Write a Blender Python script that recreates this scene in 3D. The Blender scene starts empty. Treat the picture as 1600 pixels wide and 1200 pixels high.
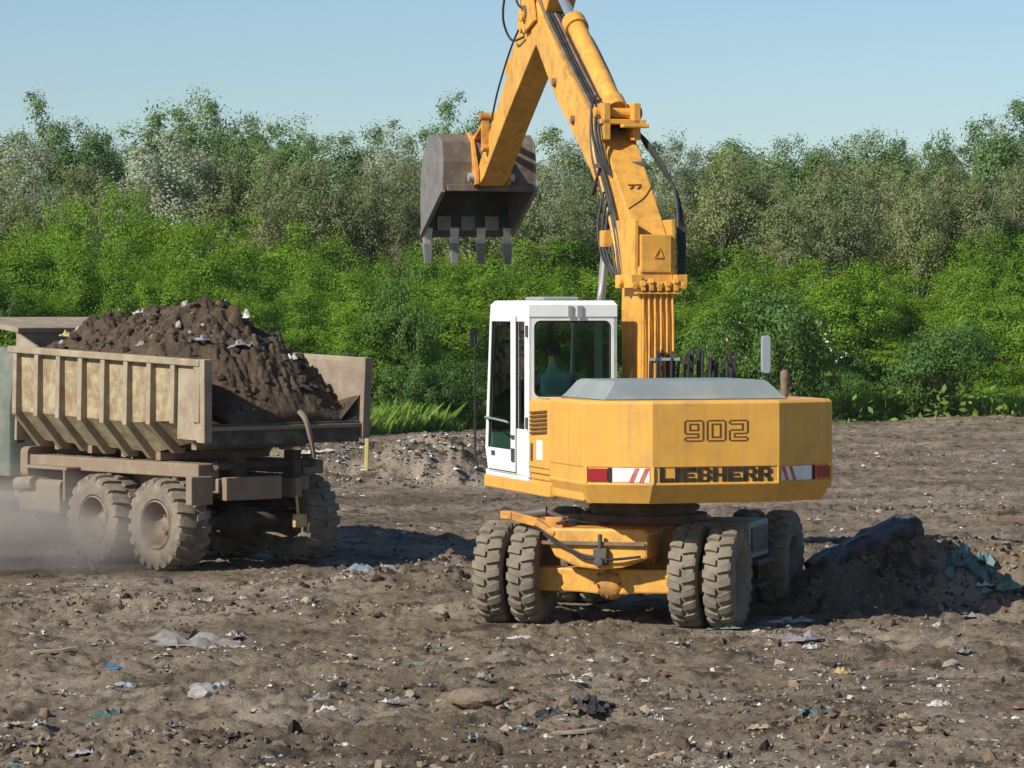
import bpy, bmesh, math, random
import numpy as np
from mathutils import Vector, Matrix
R = math.radians
random.seed(7); RNG = np.random.default_rng(11)
SC = bpy.context.scene
COL = SC.collection
# ------------------------------------------------------------------ camera
EYE = 3.2; FPX = 5270.0; HOR = 480.0          # eye height, focal length (1600 px wide), horizon row
cam_d = bpy.data.cameras.new('camera'); cam = bpy.data.objects.new('camera', cam_d); COL.objects.link(cam)
cam.location = (0, 0, EYE); cam.rotation_euler = (R(90), 0, 0)
cam_d.sensor_width = 36; cam_d.lens = FPX/1600*36; cam_d.shift_y = -(600-HOR)/1600
cam_d.clip_start = .5; cam_d.clip_end = 6000
SC.camera = cam
# ------------------------------------------------------------------ sky, sun, exposure
SUN_FROM = Vector((-.755, -.655, 0)).normalized(); ELEV = 34.0
w = bpy.data.worlds.new('World'); SC.world = w; w.use_nodes = True
nt = w.node_tree; nt.nodes.clear()
sky = nt.nodes.new('ShaderNodeTexSky'); sky.sky_type = 'NISHITA'; sky.sun_disc = False
sky.sun_elevation = R(ELEV); sky.sun_rotation = math.atan2(SUN_FROM.x, SUN_FROM.y) % (2*math.pi)
sky.altitude = 0; sky.air_density = 1.0; sky.dust_density = 0.25; sky.ozone_density = 5.0
bg = nt.nodes.new('ShaderNodeBackground'); bg.inputs[1].default_value = .090
wo = nt.nodes.new('ShaderNodeOutputWorld')
nt.links.new(sky.outputs[0], bg.inputs[0]); nt.links.new(bg.outputs[0], wo.inputs[0])
sd = bpy.data.lights.new('sun', 'SUN'); sd.energy = 5.0; sd.angle = R(.55); sd.color = (1, .95, .86)
sun = bpy.data.objects.new('sun', sd); COL.objects.link(sun)
sdir = Vector((SUN_FROM.x*math.cos(R(ELEV)), SUN_FROM.y*math.cos(R(ELEV)), math.sin(R(ELEV))))
sun.rotation_euler = sdir.to_track_quat('Z', 'Y').to_euler(); sun.location = (-20, 0, 30)
SC.view_settings.view_transform = 'Standard'; SC.view_settings.look = 'None'
SC.view_settings.exposure = .25; SC.view_settings.gamma = 1
SC.render.resolution_x = 1024; SC.render.resolution_y = 768
# ------------------------------------------------------------------ materials
def _n(t, k, **kw):
    n = t.nodes.new(k)
    for a, b in kw.items(): setattr(n, a, b)
    return n
def _ramp(t, src, stops):
    r = _n(t, 'ShaderNodeValToRGB'); cr = r.color_ramp
    while len(cr.elements) < len(stops): cr.elements.new(.5)
    for e, (p, c) in zip(cr.elements, stops):
        e.position = p; e.color = (*c, 1) if len(c) == 3 else c
    t.links.new(src, r.inputs[0]); return r.outputs[0]
def _noise(t, co, scale, detail=5, rough=.6):
    n = _n(t, 'ShaderNodeTexNoise'); n.inputs['Scale'].default_value = scale
    n.inputs['Detail'].default_value = detail; n.inputs['Roughness'].default_value = rough
    t.links.new(co, n.inputs['Vector']); return n.outputs[0]
def _mix(t, fac, a, b, mode='MIX'):
    m = _n(t, 'ShaderNodeMix', data_type='RGBA', blend_type=mode)
    for s, v in ((m.inputs[0], fac), (m.inputs[6], a), (m.inputs[7], b)):
        if hasattr(v, 'links') or isinstance(v, bpy.types.NodeSocket): t.links.new(v, s)
        elif isinstance(v, (int, float)): s.default_value = v
        else: s.default_value = (*v, 1)
    return m.outputs[2]
MATS = {}
def mat(name, c, c2=None, scale=3, rough=.6, metal=0, dirt=None, damt=.4, dscale=4, streak=0, bump=0, bscale=40, spec=.3, lo=.35, hi=.65):
    """paint / metal / soil: two colours mixed by noise, plus patches of dirt with their own outline"""
    m = bpy.data.materials.new(name); m.use_nodes = True; t = m.node_tree
    p = t.nodes['Principled BSDF']; co = _n(t, 'ShaderNodeTexCoord').outputs['Object']
    col = None
    if c2:
        f = _ramp(t, _noise(t, co, scale), [(lo, (0, 0, 0)), (hi, (1, 1, 1))]); col = _mix(t, f, c, c2)
    if dirt:
        f = _ramp(t, _noise(t, co, dscale, 8, .68), [(.62-.35*damt, (0, 0, 0)), (.80-.25*damt, (1, 1, 1))])
        mu = _n(t, 'ShaderNodeMath', operation='MULTIPLY'); t.links.new(f, mu.inputs[0]); mu.inputs[1].default_value = min(1, .45+damt*.6)
        col = _mix(t, mu.outputs[0], col if col else c, dirt)
    if streak:      # rain-washed dust runs
        mp = _n(t, 'ShaderNodeMapping'); mp.inputs['Scale'].default_value = (7, 7, .5); t.links.new(co, mp.inputs[0])
        f = _ramp(t, _noise(t, mp.outputs[0], 2.0, 6, .6), [(.50, (0, 0, 0)), (.72, (1, 1, 1))])
        mu = _n(t, 'ShaderNodeMath', operation='MULTIPLY'); t.links.new(f, mu.inputs[0]); mu.inputs[1].default_value = streak
        col = _mix(t, mu.outputs[0], col if col else c, dirt)
    if col: t.links.new(col, p.inputs['Base Color'])
    else: p.inputs['Base Color'].default_value = (*c, 1)
    p.inputs['Roughness'].default_value = rough; p.inputs['Metallic'].default_value = metal
    p.inputs['Specular IOR Level'].default_value = spec
    if bump:
        b = _n(t, 'ShaderNodeBump'); b.inputs['Strength'].default_value = bump; b.inputs['Distance'].default_value = .02
        t.links.new(_noise(t, co, bscale, 4), b.inputs['Height']); t.links.new(b.outputs[0], p.inputs['Normal'])
    MATS[name] = m; return m
DIRT = (.20, .155, .11)
mat('yellow', (.77, .405, .075), (.69, .35, .062), 1.6, .42, dirt=(.38, .24, .11), damt=.25, dscale=2.8, streak=.38, bump=.05, bscale=9, spec=.35)
mat('yellow_boom', (.76, .385, .07), (.66, .325, .055), 2.2, .45, dirt=(.30, .165, .065), damt=.42, dscale=6, streak=.40, bump=.08, bscale=12)
mat('yellow_worn', (.68, .31, .055), (.52, .24, .045), 5, .6, dirt=(.17, .11, .06), damt=.5, dscale=5, bump=.2)
mat('white', (.80, .80, .76), (.72, .72, .68), 3, .4, dirt=(.5, .46, .38), damt=.15, dscale=4)
mat('grey_hood', (.20, .235, .235), (.25, .28, .27), 2, .6, dirt=(.34, .32, .27), damt=.2, dscale=2)
mat('black', (.02, .02, .02), rough=.55)
mat('rubber_hose', (.018, .018, .02), (.05, .045, .04), 8, .55)
mat('dark_steel', (.055, .06, .062), (.10, .09, .075), 6, .6, metal=.3, dirt=(.16, .12, .09), damt=.4, bump=.15)
mat('rust_steel', (.12, .075, .05), (.20, .14, .09), 6, .75, dirt=(.26, .20, .15), damt=.4, bump=.25)
mat('bucket_side', (.27, .25, .24), (.19, .17, .16), 5, .5, metal=.35, dirt=(.28, .20, .14), damt=.35, bump=.2, bscale=18)
mat('bucket_back', (.15, .115, .09), (.10, .08, .065), 5, .75, dirt=(.24, .185, .135), damt=.5, bump=.5, bscale=14)
mat('bucket_inside_shaded', (.05, .052, .055), (.09, .09, .09), 5, .5, metal=.4, dirt=(.05, .035, .025), damt=.45, bump=.3, bscale=16)  # steel colour darkened to hold the shade inside the bucket
mat('tooth_steel', (.62, .61, .59), (.42, .40, .38), 9, .38, metal=.6)
mat('chrome', (.82, .83, .84), rough=.22, metal=.85)
mat('tyre_mud', (.24, .20, .145), (.16, .135, .10), 7, .95, dirt=(.055, .05, .045), damt=.2, dscale=6, bump=.5, bscale=30)
mat('tyre_side', (.045, .045, .042), (.12, .10, .08), 4, .9, bump=.3)
mat('truck_tyre', (.25, .205, .155), (.17, .14, .105), 7, .95, dirt=(.07, .06, .05), damt=.25, dscale=6, bump=.5, bscale=30)
mat('rim_grey', (.16, .16, .15), (.24, .20, .15), 5, .7)
mat('rim_dusty', (.26, .205, .15), (.16, .11, .08), 6, .8, dirt=(.14, .075, .05), damt=.3)
mat('bed_paint', (.355, .30, .21), (.285, .245, .17), 2.5, .85, dirt=(.24, .15, .10), damt=.55, dscale=4, bump=.25, bscale=14)
mat('bed_panel', (.40, .335, .195), (.28, .24, .14), 6, .85, dirt=(.23, .135, .085), damt=.6, dscale=6, bump=.3, bscale=12)
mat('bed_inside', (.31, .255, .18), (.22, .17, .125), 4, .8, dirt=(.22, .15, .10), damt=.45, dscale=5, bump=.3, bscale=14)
mat('bed_rear_shaded', (.055, .05, .046), (.10, .085, .07), 4, .8, dirt=(.22, .17, .12), damt=.35)  # dark tone puts the shade at the bed's tail into the colour
mat('chassis_dusty', (.26, .205, .145), (.19, .14, .095), 4, .9, dirt=(.30, .19, .12), damt=.4, bump=.3)
mat('chassis_dark', (.045, .042, .04), (.10, .08, .06), 4, .85, bump=.3)
mat('truck_green', (.10, .125, .10), (.14, .155, .125), 2, .7, dirt=(.22, .20, .16), damt=.4)
mat('red_lens', (.30, .012, .02), rough=.25, spec=.6)
mat('sign_white', (.80, .79, .75), (.62, .60, .55), 6, .5)
mat('sign_red', (.42, .09, .08), (.50, .18, .15), 8, .5)
mat('letter_black', (.018, .014, .012), (.07, .04, .02), 14, .6)
mat('numeral_brown', (.10, .045, .012), (.17, .08, .02), 9, .7)
mat('seat_black', (.02, .021, .023), (.035, .035, .035), 6, .8)
mat('shirt', (.09, .16, .22), (.07, .12, .17), 10, .9)
mat('skin', (.32, .17, .11), (.28, .14, .09), 8, .6)
mat('trousers', (.03, .035, .05), (.045, .05, .07), 10, .9)
mat('hair', (.02, .014, .01), (.035, .024, .016), 30, .7)
mat('load_soil', (.088, .060, .038), (.047, .033, .022), 3.5, .97, dirt=(.14, .10, .07), damt=.35, dscale=9, bump=.8, bscale=28)
mat('soil', (.20, .15, .105), (.11, .08, .056), 5, .97, dirt=(.28, .225, .165), damt=.4, dscale=9, bump=.9, bscale=26)
mat('meadow', (.10, .13, .045), (.17, .165, .08), .4, .95, dirt=(.20, .16, .11), damt=.4, dscale=.2)
mat('stake_wood', (.52, .42, .16), (.44, .33, .12), 8, .8)
mat('bark', (.20, .165, .12), (.12, .10, .075), 6, .9)
mat('bark_pale', (.33, .30, .25), (.20, .17, .14), 5, .9)
mat('mirror_grey', (.42, .46, .50), rough=.3, metal=.3)
mat('sticker', (.78, .77, .80), rough=.5)
for k, c, c2 in (('white', (.62, .60, .56), (.45, .42, .37)), ('grey', (.32, .30, .28), (.22, .20, .18)), ('blue', (.04, .20, .38), (.03, .13, .24)),
                 ('teal', (.09, .19, .175), (.05, .11, .10)), ('green', (.14, .27, .18), (.09, .17, .12)), ('yellow', (.50, .40, .14), (.36, .28, .12)),
                 ('black', (.022, .024, .028), (.05, .045, .045)), ('tan', (.40, .32, .23), (.28, .22, .15)), ('pale_blue', (.30, .37, .42), (.20, .25, .28)),
                 ('rust', (.22, .10, .06), (.15, .09, .06)), ('lilac', (.36, .31, .34), (.26, .22, .23))):
    mat('trash_'+k, c, c2, 7, .55 if k not in ('tan', 'rust') else .9, dirt=DIRT, damt=.38, dscale=9, spec=.35)

def mat_glass(name, tint, refl=1.0):
    m = bpy.data.materials.new(name); m.use_nodes = True; t = m.node_tree; t.nodes.clear()
    tr = _n(t, 'ShaderNodeBsdfTransparent'); tr.inputs[0].default_value = (*tint, 1)
    gl = _n(t, 'ShaderNodeBsdfGlossy'); gl.inputs['Roughness'].default_value = .03
    fr = _n(t, 'ShaderNodeFresnel'); fr.inputs[0].default_value = 1.45
    mx = _n(t, 'ShaderNodeMixShader'); o = _n(t, 'ShaderNodeOutputMaterial')
    t.links.new(fr.outputs[0], mx.inputs[0]); t.links.new(tr.outputs[0], mx.inputs[1]); t.links.new(gl.outputs[0], mx.inputs[2])
    t.links.new(mx.outputs[0], o.inputs[0]); MATS[name] = m
mat_glass('glass', (.30, .47, .39))

def mat_ground():
    m = bpy.data.materials.new('churned_soil'); m.use_nodes = True; t = m.node_tree
    p = t.nodes['Principled BSDF']; co = _n(t, 'ShaderNodeTexCoord').outputs['Object']
    a = _ramp(t, _noise(t, co, .35, 6, .6), [(.33, (.150, .114, .078)), (.5, (.232, .183, .130)), (.66, (.335, .275, .208))])
    d = _ramp(t, _noise(t, co, 2.3, 8, .7), [(.38, (.36, .34, .32)), (.50, (1, 1, 1)), (.75, (1.18, 1.15, 1.08))])
    c = _mix(t, 1.0, a, d, 'MULTIPLY')
    f = _ramp(t, _noise(t, co, 22, 4, .7), [(.62, (0, 0, 0)), (.72, (1, 1, 1))])          # dry crumbs
    mu = _n(t, 'ShaderNodeMath', operation='MULTIPLY'); t.links.new(f, mu.inputs[0]); mu.inputs[1].default_value = .5
    c = _mix(t, mu.outputs[0], c, (.34, .285, .225))
    f2 = _ramp(t, _noise(t, co, 13, 6, .75), [(.36, (1, 1, 1)), (.44, (0, 0, 0))])          # damp crumbs
    mu2 = _n(t, 'ShaderNodeMath', operation='MULTIPLY'); t.links.new(f2, mu2.inputs[0]); t.links.new(_ramp(t, _noise(t, co, .9, 5, .65), [(.42, (.35, .35, .35)), (.60, (1, 1, 1))]), mu2.inputs[1])
    c = _mix(t, mu2.outputs[0], c, (.05, .036, .025))
    sk = _ramp(t, _noise(t, co, 42, 5, .7), [(.34, (.52, .50, .48)), (.44, (.95, .95, .95)), (.56, (1.05, 1.04, 1.03)), (.68, (1.35, 1.33, 1.30))])
    c = _mix(t, 1.0, c, sk, 'MULTIPLY')
    t.links.new(c, p.inputs['Base Color']); p.inputs['Roughness'].default_value = .95; p.inputs['Specular IOR Level'].default_value = .15
    b = _n(t, 'ShaderNodeBump'); b.inputs['Strength'].default_value = .8; b.inputs['Distance'].default_value = .045
    t.links.new(_noise(t, co, 30, 6, .8), b.inputs['Height']); t.links.new(b.outputs[0], p.inputs['Normal'])
    MATS['ground'] = m
mat_ground()
def mat_tint(name, rough=.95):
    """per-piece colour carried by the pieces of a scatter"""
    m = bpy.data.materials.new(name); m.use_nodes = True; t = m.node_tree; p = t.nodes['Principled BSDF']
    at = _n(t, 'ShaderNodeAttribute', attribute_name='tint'); co = _n(t, 'ShaderNodeTexCoord').outputs['Object']
    v = _ramp(t, _noise(t, co, 14, 4), [(.3, (.7, .7, .7)), (.7, (1.15, 1.15, 1.15))])
    t.links.new(_mix(t, 1.0, at.outputs[0], v, 'MULTIPLY'), p.inputs['Base Color'])
    p.inputs['Roughness'].default_value = rough; p.inputs['Specular IOR Level'].default_value = .2; MATS[name] = m
mat_tint('clod'); mat_tint('litter', .6)
def mat_leaf(name, c, c2, trans=.35):
    m = bpy.data.materials.new(name); m.use_nodes = True; t = m.node_tree; t.nodes.clear()
    at = _n(t, 'ShaderNodeAttribute', attribute_name='tint'); oi = _n(t, 'ShaderNodeObjectInfo')
    sp = _n(t, 'ShaderNodeSeparateColor'); t.links.new(at.outputs[0], sp.inputs[0])
    col = _mix(t, sp.outputs[0], c, c2)
    var = _ramp(t, oi.outputs['Random'], [(0, (.78, .82, .78)), (.5, (1, 1, 1)), (1, (1.20, 1.14, 1.0))])
    col = _mix(t, 1.0, col, var, 'MULTIPLY')
    d = _n(t, 'ShaderNodeBsdfPrincipled'); d.inputs['Roughness'].default_value = .55; d.inputs['Specular IOR Level'].default_value = .25
    tr = _n(t, 'ShaderNodeBsdfTranslucent')
    t.links.new(col, d.inputs['Base Color']); t.links.new(_mix(t, 1.0, col, (1.25, 1.25, .6), 'MULTIPLY'), tr.inputs[0])
    mx = _n(t, 'ShaderNodeMixShader'); mx.inputs[0].default_value = trans; o = _n(t, 'ShaderNodeOutputMaterial')
    t.links.new(d.outputs[0], mx.inputs[1]); t.links.new(tr.outputs[0], mx.inputs[2]); t.links.new(mx.outputs[0], o.inputs[0]); MATS[name] = m
mat_leaf('leaf_wood', (.10, .18, .055), (.22, .315, .13), .38)
mat_leaf('leaf_silver', (.22, .26, .18), (.44, .47, .37), .25)
mat_leaf('leaf_olive', (.165, .205, .085), (.285, .315, .16), .38)
mat_leaf('leaf_locust', (.105, .22, .014), (.235, .37, .036), .42)
mat_leaf('leaf_dark', (.055, .13, .02), (.14, .245, .05), .32)
mat_leaf('leaf_weed', (.11, .21, .03), (.25, .37, .07), .4)
mat_leaf('petal', (.62, .62, .55), (.75, .75, .68), .2)
# ------------------------------------------------------------------ mesh helpers
def npmesh(name, V, F, smooth=False, tint=None):
    V = np.asarray(V, np.float32); F = np.asarray(F, np.int32); k = F.shape[1]
    me = bpy.data.meshes.new(name); me.vertices.add(len(V)); me.vertices.foreach_set('co', V.ravel())
    me.loops.add(F.size); me.loops.foreach_set('vertex_index', F.ravel())
    me.polygons.add(len(F)); me.polygons.foreach_set('loop_start', np.arange(0, F.size, k, dtype=np.int32))
    me.polygons.foreach_set('use_smooth', np.full(len(F), smooth))
    if tint is not None:
        a = me.attributes.new('tint', 'FLOAT_COLOR', 'POINT')
        a.data.foreach_set('color', np.concatenate([tint, np.ones((len(V), 1))], 1).astype(np.float32).ravel())
    me.update(); me.validate(); return me
def link(name, me, m=None, parent=None):
    o = bpy.data.objects.new(name, me); COL.objects.link(o)
    if m: o.data.materials.append(MATS[m])
    if parent: o.parent = parent
    return o
def tag(o, label=None, cat=None, group=None, kind=None):
    for k, v in (('label', label), ('category', cat), ('group', group), ('kind', kind)):
        if v: o[k] = v
    return o
def empty(name, loc, rz=0):
    o = bpy.data.objects.new(name, None); COL.objects.link(o); o.location = loc; o.rotation_euler = (0, 0, rz)
    o.empty_display_size = .3; return o
def spline(pts, n=6):
    P = [Vector(p) for p in pts]; out = []
    P = [2*P[0]-P[1]] + P + [2*P[-1]-P[-2]]
    for i in range(1, len(P)-2):
        for k in range(n):
            t = k/n; a, b, c, d = P[i-1:i+3]
            out.append(.5*((2*b)+(c-a)*t+(2*a-5*b+4*c-d)*t*t+(3*b-a-3*c+d)*t**3))
    out.append(P[-2]); return out
class MB:
    def __init__(s): s.v = []; s.f = []
    def add(s, V, F):
        o = len(s.v); s.v += [Vector(p) for p in V]; s.f += [tuple(i+o for i in f) for f in F]; return s
    def box(s, x0, x1, y0, y1, z0, z1, rot=None, piv=None):
        V = [Vector((x, y, z)) for z in (z0, z1) for y in (y0, y1) for x in (x0, x1)]
        if rot is not None:
            p = Vector(piv) if piv else sum(V, Vector())/8
            V = [p+rot@(q-p) for q in V]
        return s.add(V, [(0, 2, 3, 1), (4, 5, 7, 6), (0, 1, 5, 4), (2, 6, 7, 3), (0, 4, 6, 2), (1, 3, 7, 5)])
    def bar(s, a, b, w, h, up=(0, 0, 1)):
        a, b = Vector(a), Vector(b); d = (b-a).normalized(); x = d.cross(Vector(up))
        x = x.normalized() if x.length > 1e-4 else Vector((1, 0, 0)); y = x.cross(d)
        V = [p+x*(sx*w/2)+y*(sy*h/2) for p in (a, b) for sx, sy in ((-1, -1), (1, -1), (1, 1), (-1, 1))]
        return s.add(V, [(3, 2, 1, 0), (4, 5, 6, 7)]+[(i, (i+1) % 4, 4+(i+1) % 4, 4+i) for i in range(4)])
    def cyl(s, a, b, r0, r1=None, n=16, cap=True):
        r1 = r0 if r1 is None else r1; a, b = Vector(a), Vector(b); d = (b-a).normalized()
        x = d.orthogonal().normalized(); y = d.cross(x)
        V = [p+(x*math.cos(2*math.pi*i/n)+y*math.sin(2*math.pi*i/n))*r for p, r in ((a, r0), (b, r1)) for i in range(n)]
        F = [(i, (i+1) % n, n+(i+1) % n, n+i) for i in range(n)]
        if cap: F += [tuple(range(n))[::-1], tuple(range(n, 2*n))]
        return s.add(V, F)
    def tube(s, pts, r, n=7, sm=6):
        P = spline(pts, sm) if sm else [Vector(p) for p in pts]; rr = r if callable(r) else (lambda t: r); V = []; F = []
        x = None
        for i, p in enumerate(P):
            d = (P[min(i+1, len(P)-1)]-P[max(i-1, 0)]).normalized()
            x = d.orthogonal().normalized() if x is None else (x-d*x.dot(d)).normalized()
            y = d.cross(x); q = rr(i/(len(P)-1))
            V += [p+(x*math.cos(2*math.pi*k/n)+y*math.sin(2*math.pi*k/n))*q for k in range(n)]
        for i in range(len(P)-1):
            F += [(i*n+k, i*n+(k+1) % n, (i+1)*n+(k+1) % n, (i+1)*n+k) for k in range(n)]
        F += [tuple(range(n))[::-1], tuple(range((len(P)-1)*n, len(P)*n))]
        return s.add(V, F)
    def loft(s, loops, cap=True):
        n = len(loops[0]); V = [p for l in loops for p in l]; F = []
        for i in range(len(loops)-1):
            F += [(i*n+k, i*n+(k+1) % n, (i+1)*n+(k+1) % n, (i+1)*n+k) for k in range(n)]
        if cap: F += [tuple(range(n))[::-1], tuple(range((len(loops)-1)*n, len(loops)*n))]
        return s.add(V, F)
    def prism_x(s, prof, x0, x1):          # profile (y, z) swept along x
        return s.loft([[(x0, y, z) for y, z in prof], [(x1, y, z) for y, z in prof]])
    def prism_z(s, prof, z0, z1):
        return s.loft([[(x, y, z0) for x, y in prof], [(x, y, z1) for x, y in prof]])
    def lathe_x(s, prof, n=32, c=(0, 0, 0)):  # profile (r, x) turned about the x axis
        V = [(c[0]+x, c[1]+r*math.cos(2*math.pi*k/n), c[2]+r*math.sin(2*math.pi*k/n)) for r, x in prof for k in range(n)]
        F = [(i*n+k, i*n+(k+1) % n, (i+1)*n+(k+1) % n, (i+1)*n+k) for i in range(len(prof)-1) for k in range(n)]
        return s.add(V, F)
    def ball(s, c, r, n=10, sc=(1, 1, 1)):
        V = []; F = []
        for i in range(n+1):
            a = math.pi*i/n
            for k in range(2*n): b = math.pi*k/n; V.append((c[0]+r*sc[0]*math.sin(a)*math.cos(b), c[1]+r*sc[1]*math.sin(a)*math.sin(b), c[2]+r*sc[2]*math.cos(a)))
        F = [(i*2*n+k, (i+1)*2*n+k, (i+1)*2*n+(k+1) % (2*n), i*2*n+(k+1) % (2*n)) for i in range(n) for k in range(2*n)]
        return s.add(V, F)
    def build(s, name, m, parent=None, M=None, bevel=0, smooth=False, loc=None):
        V = [M@p for p in s.v] if M is not None else s.v
        me = bpy.data.meshes.new(name); me.from_pydata([tuple(p) for p in V], [], s.f)
        bm = bmesh.new(); bm.from_mesh(me); bmesh.ops.remove_doubles(bm, verts=bm.verts, dist=1e-5)
        bmesh.ops.recalc_face_normals(bm, faces=bm.faces)
        if smooth:
            for f in bm.faces: f.smooth = True
            for e in bm.edges:
                if len(e.link_faces) == 2 and e.calc_face_angle(0) > R(38): e.smooth = False
        bm.to_mesh(me); bm.free()
        o = link(name, me, m, parent)
        if loc: o.location = loc
        if bevel:
            b = o.modifiers.new('bevel', 'BEVEL'); b.width = bevel; b.segments = 2; b.limit_method = 'ANGLE'; b.angle_limit = R(35)
        return o
def rrect(u0, u1, v0, v1, r, n=4):
    out = []
    for cx, cy, a0 in ((u1-r, v1-r, 0), (u0+r, v1-r, 90), (u0+r, v0+r, 180), (u1-r, v0+r, 270)):
        out += [(cx+r*math.cos(R(a0+90*k/n)), cy+r*math.sin(R(a0+90*k/n))) for k in range(n+1)]
    return out
def frame(mb, outer, inner, f3, th):
    """plate with a hole; f3(u, v, w) -> 3-D"""
    n = len(outer)
    for a, b, w in ((outer, inner, 0), (inner, outer, th)):
        pass
    V = [f3(u, v, 0) for u, v in outer]+[f3(u, v, 0) for u, v in inner]+[f3(u, v, th) for u, v in outer]+[f3(u, v, th) for u, v in inner]
    F = []
    for k in range(n):
        j = (k+1) % n
        F += [(k, j, n+j, n+k), (2*n+k, 3*n+k, 3*n+j, 2*n+j), (k, 2*n+k, 2*n+j, j), (n+k, n+j, 3*n+j, 3*n+k)]
    mb.add(V, F)
def raster(mb, rows, f3, u0, v0, u1, v1, th, sub=1, outline=False):
    """letter from a bitmap: horizontal runs become thin raised boxes"""
    A = np.array([[c == '1' for c in r] for r in rows]); A = np.kron(A, np.ones((sub, sub), bool))
    if outline:
        P = np.pad(A, 1); E = A.copy()
        for dy in (0, 1, 2):
            for dx in (0, 1, 2): E &= P[dy:dy+A.shape[0], dx:dx+A.shape[1]]
        U_ = P[:-2, 1:-1].astype(int); D_ = P[2:, 1:-1].astype(int); L_ = P[1:-1, :-2].astype(int); R_ = P[1:-1, 2:].astype(int)
        A = A & ~E & ~((U_+D_ == 1) & (L_+R_ == 1))
    h, wd = A.shape; du = (u1-u0)/wd; dv = (v1-v0)/h
    for r in range(h):
        c = 0
        while c < wd:
            if A[r, c]:
                e = c
                while e < wd and A[r, e]: e += 1
                a, b = u0+c*du, u0+e*du; t, q = v1-r*dv, v1-(r+1)*dv
                mb.add([f3(a, q, 0), f3(b, q, 0), f3(b, t, 0), f3(a, t, 0), f3(a, q, th), f3(b, q, th), f3(b, t, th), f3(a, t, th)],
                       [(3, 2, 1, 0), (4, 5, 6, 7), (0, 1, 5, 4), (1, 2, 6, 5), (2, 3, 7, 6), (3, 0, 4, 7)])
                c = e
            else: c += 1
# ------------------------------------------------------------------ terrain
def vn(x, y, s=0):
    xi = np.floor(x).astype(np.int64); yi = np.floor(y).astype(np.int64); fx = x-xi; fy = y-yi
    fx = fx*fx*(3-2*fx); fy = fy*fy*(3-2*fy)
    def h(a, b):
        q = (a*374761393+b*668265263+s*144269504) & 0xffffffff
        q = ((q ^ (q >> 13))*1274126177) & 0xffffffff
        return ((q ^ (q >> 16)) & 0xffff)/65535.0
    return (h(xi, yi)*(1-fx)+h(xi+1, yi)*fx)*(1-fy)+(h(xi, yi+1)*(1-fx)+h(xi+1, yi+1)*fx)*fy
def fbm(x, y, s=0, o=4, g=.5):
    t = 0; a = 1; n = 0
    for i in range(o): t = t+a*vn(x*2**i+i*17.3, y*2**i-i*9.1, s+i); n += a; a *= g
    return t/n
def sst(a, b, x): t = np.clip((x-a)/(b-a), 0, 1); return t*t*(3-2*t)
def gp(x, y): Y = EYE*FPX/(y-HOR); return ((x-800)/FPX*Y, Y)      # where a ground point seen in the photograph lies
EX = Vector((1.38, 35.2, 0)); EU = R(16.5); EC = R(-17)             # excavator: centre, upper and lower heading
TR = Vector((-3.43, 41.8, 0)); TY = R(41)                           # dump truck: rear axle centre, heading
def rotp(v, a): return Vector((v[0]*math.cos(a)-v[1]*math.sin(a), v[0]*math.sin(a)+v[1]*math.cos(a), 0))
PADS = []
for u in (-1.25, 1.25):
    for v in (-1.0, 1.0): p = EX+rotp((v, u), EC); PADS.append((p.x, p.y, .45, .9, 0))
for u in (0, 1.35, 5.2):
    for v in (-1.0, 1.0): p = TR+rotp((v, u), TY); PADS.append((p.x, p.y, .5, 1.0, 0))
HEAPS = [  # x, y, rx, ry, rot, height, roughness
    (-2.4, 62.5, 2.6, 3.2, 0, .58, .6), (-.7, 62.0, 1.7, 2.2, 0, .55, .6), (-4.6, 63, 2.2, 3.0, 0, .62, .6), (-1.5, 61.0, .9, 1.2, 0, .35, .6),
    (3.8, 36.1, 1.2, .80, .2, .50, .6), (4.75, 36.2, 1.4, .85, 0, .46, .6), (5.6, 36.4, 1.0, .7, 0, .25, .6), (5.9, 36.6, 1.1, .8, 0, .25, .5), (3.3, 35.9, .5, .5, 0, .25, .4),
    (-1.0, 38.9, 1.0, .8, .2, .30, .6), (-.6, 39.4, .6, .5, 0, .16, .6), (-2.3, 38.6, .9, .6, 0, .14, .6),
    (-3.9, 35.9, 1.0, .5, 0, .16, .7), (-2.2, 35.4, 1.3, .5, 0, .13, .7), (-5.2, 35.6, 1.2, .6, 0, .12, .7),
    (-.35, 26.6, .45, .3, 0, .16, .5), (.55, 26.2, .5, .35, 0, .15, .6), (-3.0, 24.6, 1.0, .5, 0, .12, .7), (-1.9, 24.8, .7, .4, 0, .10, .7), (2.6, 25.3, .9, .5, 0, .09, .7),
    (7.5, 70, 4, 3, 0, .14, .6), (8, 52, 3, 2, 0, .12, .6), (6.2, 45, 1.6, 1.0, 0, .12, .6), (13, 92, 3, 2, 0, .25, .5)]
RUTS = [(-7, 28.2, 7, 30.1), (-7, 30.2, 7, 32.1), (-3, 24.2, 6, 27.0), (-6, 33.0, 0, 33.6), (-2, 43.2, 14, 52), (-3.2, 44.8, 13, 54), (0, 47, 10, 62), (-6, 49, 2, 56)]
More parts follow.
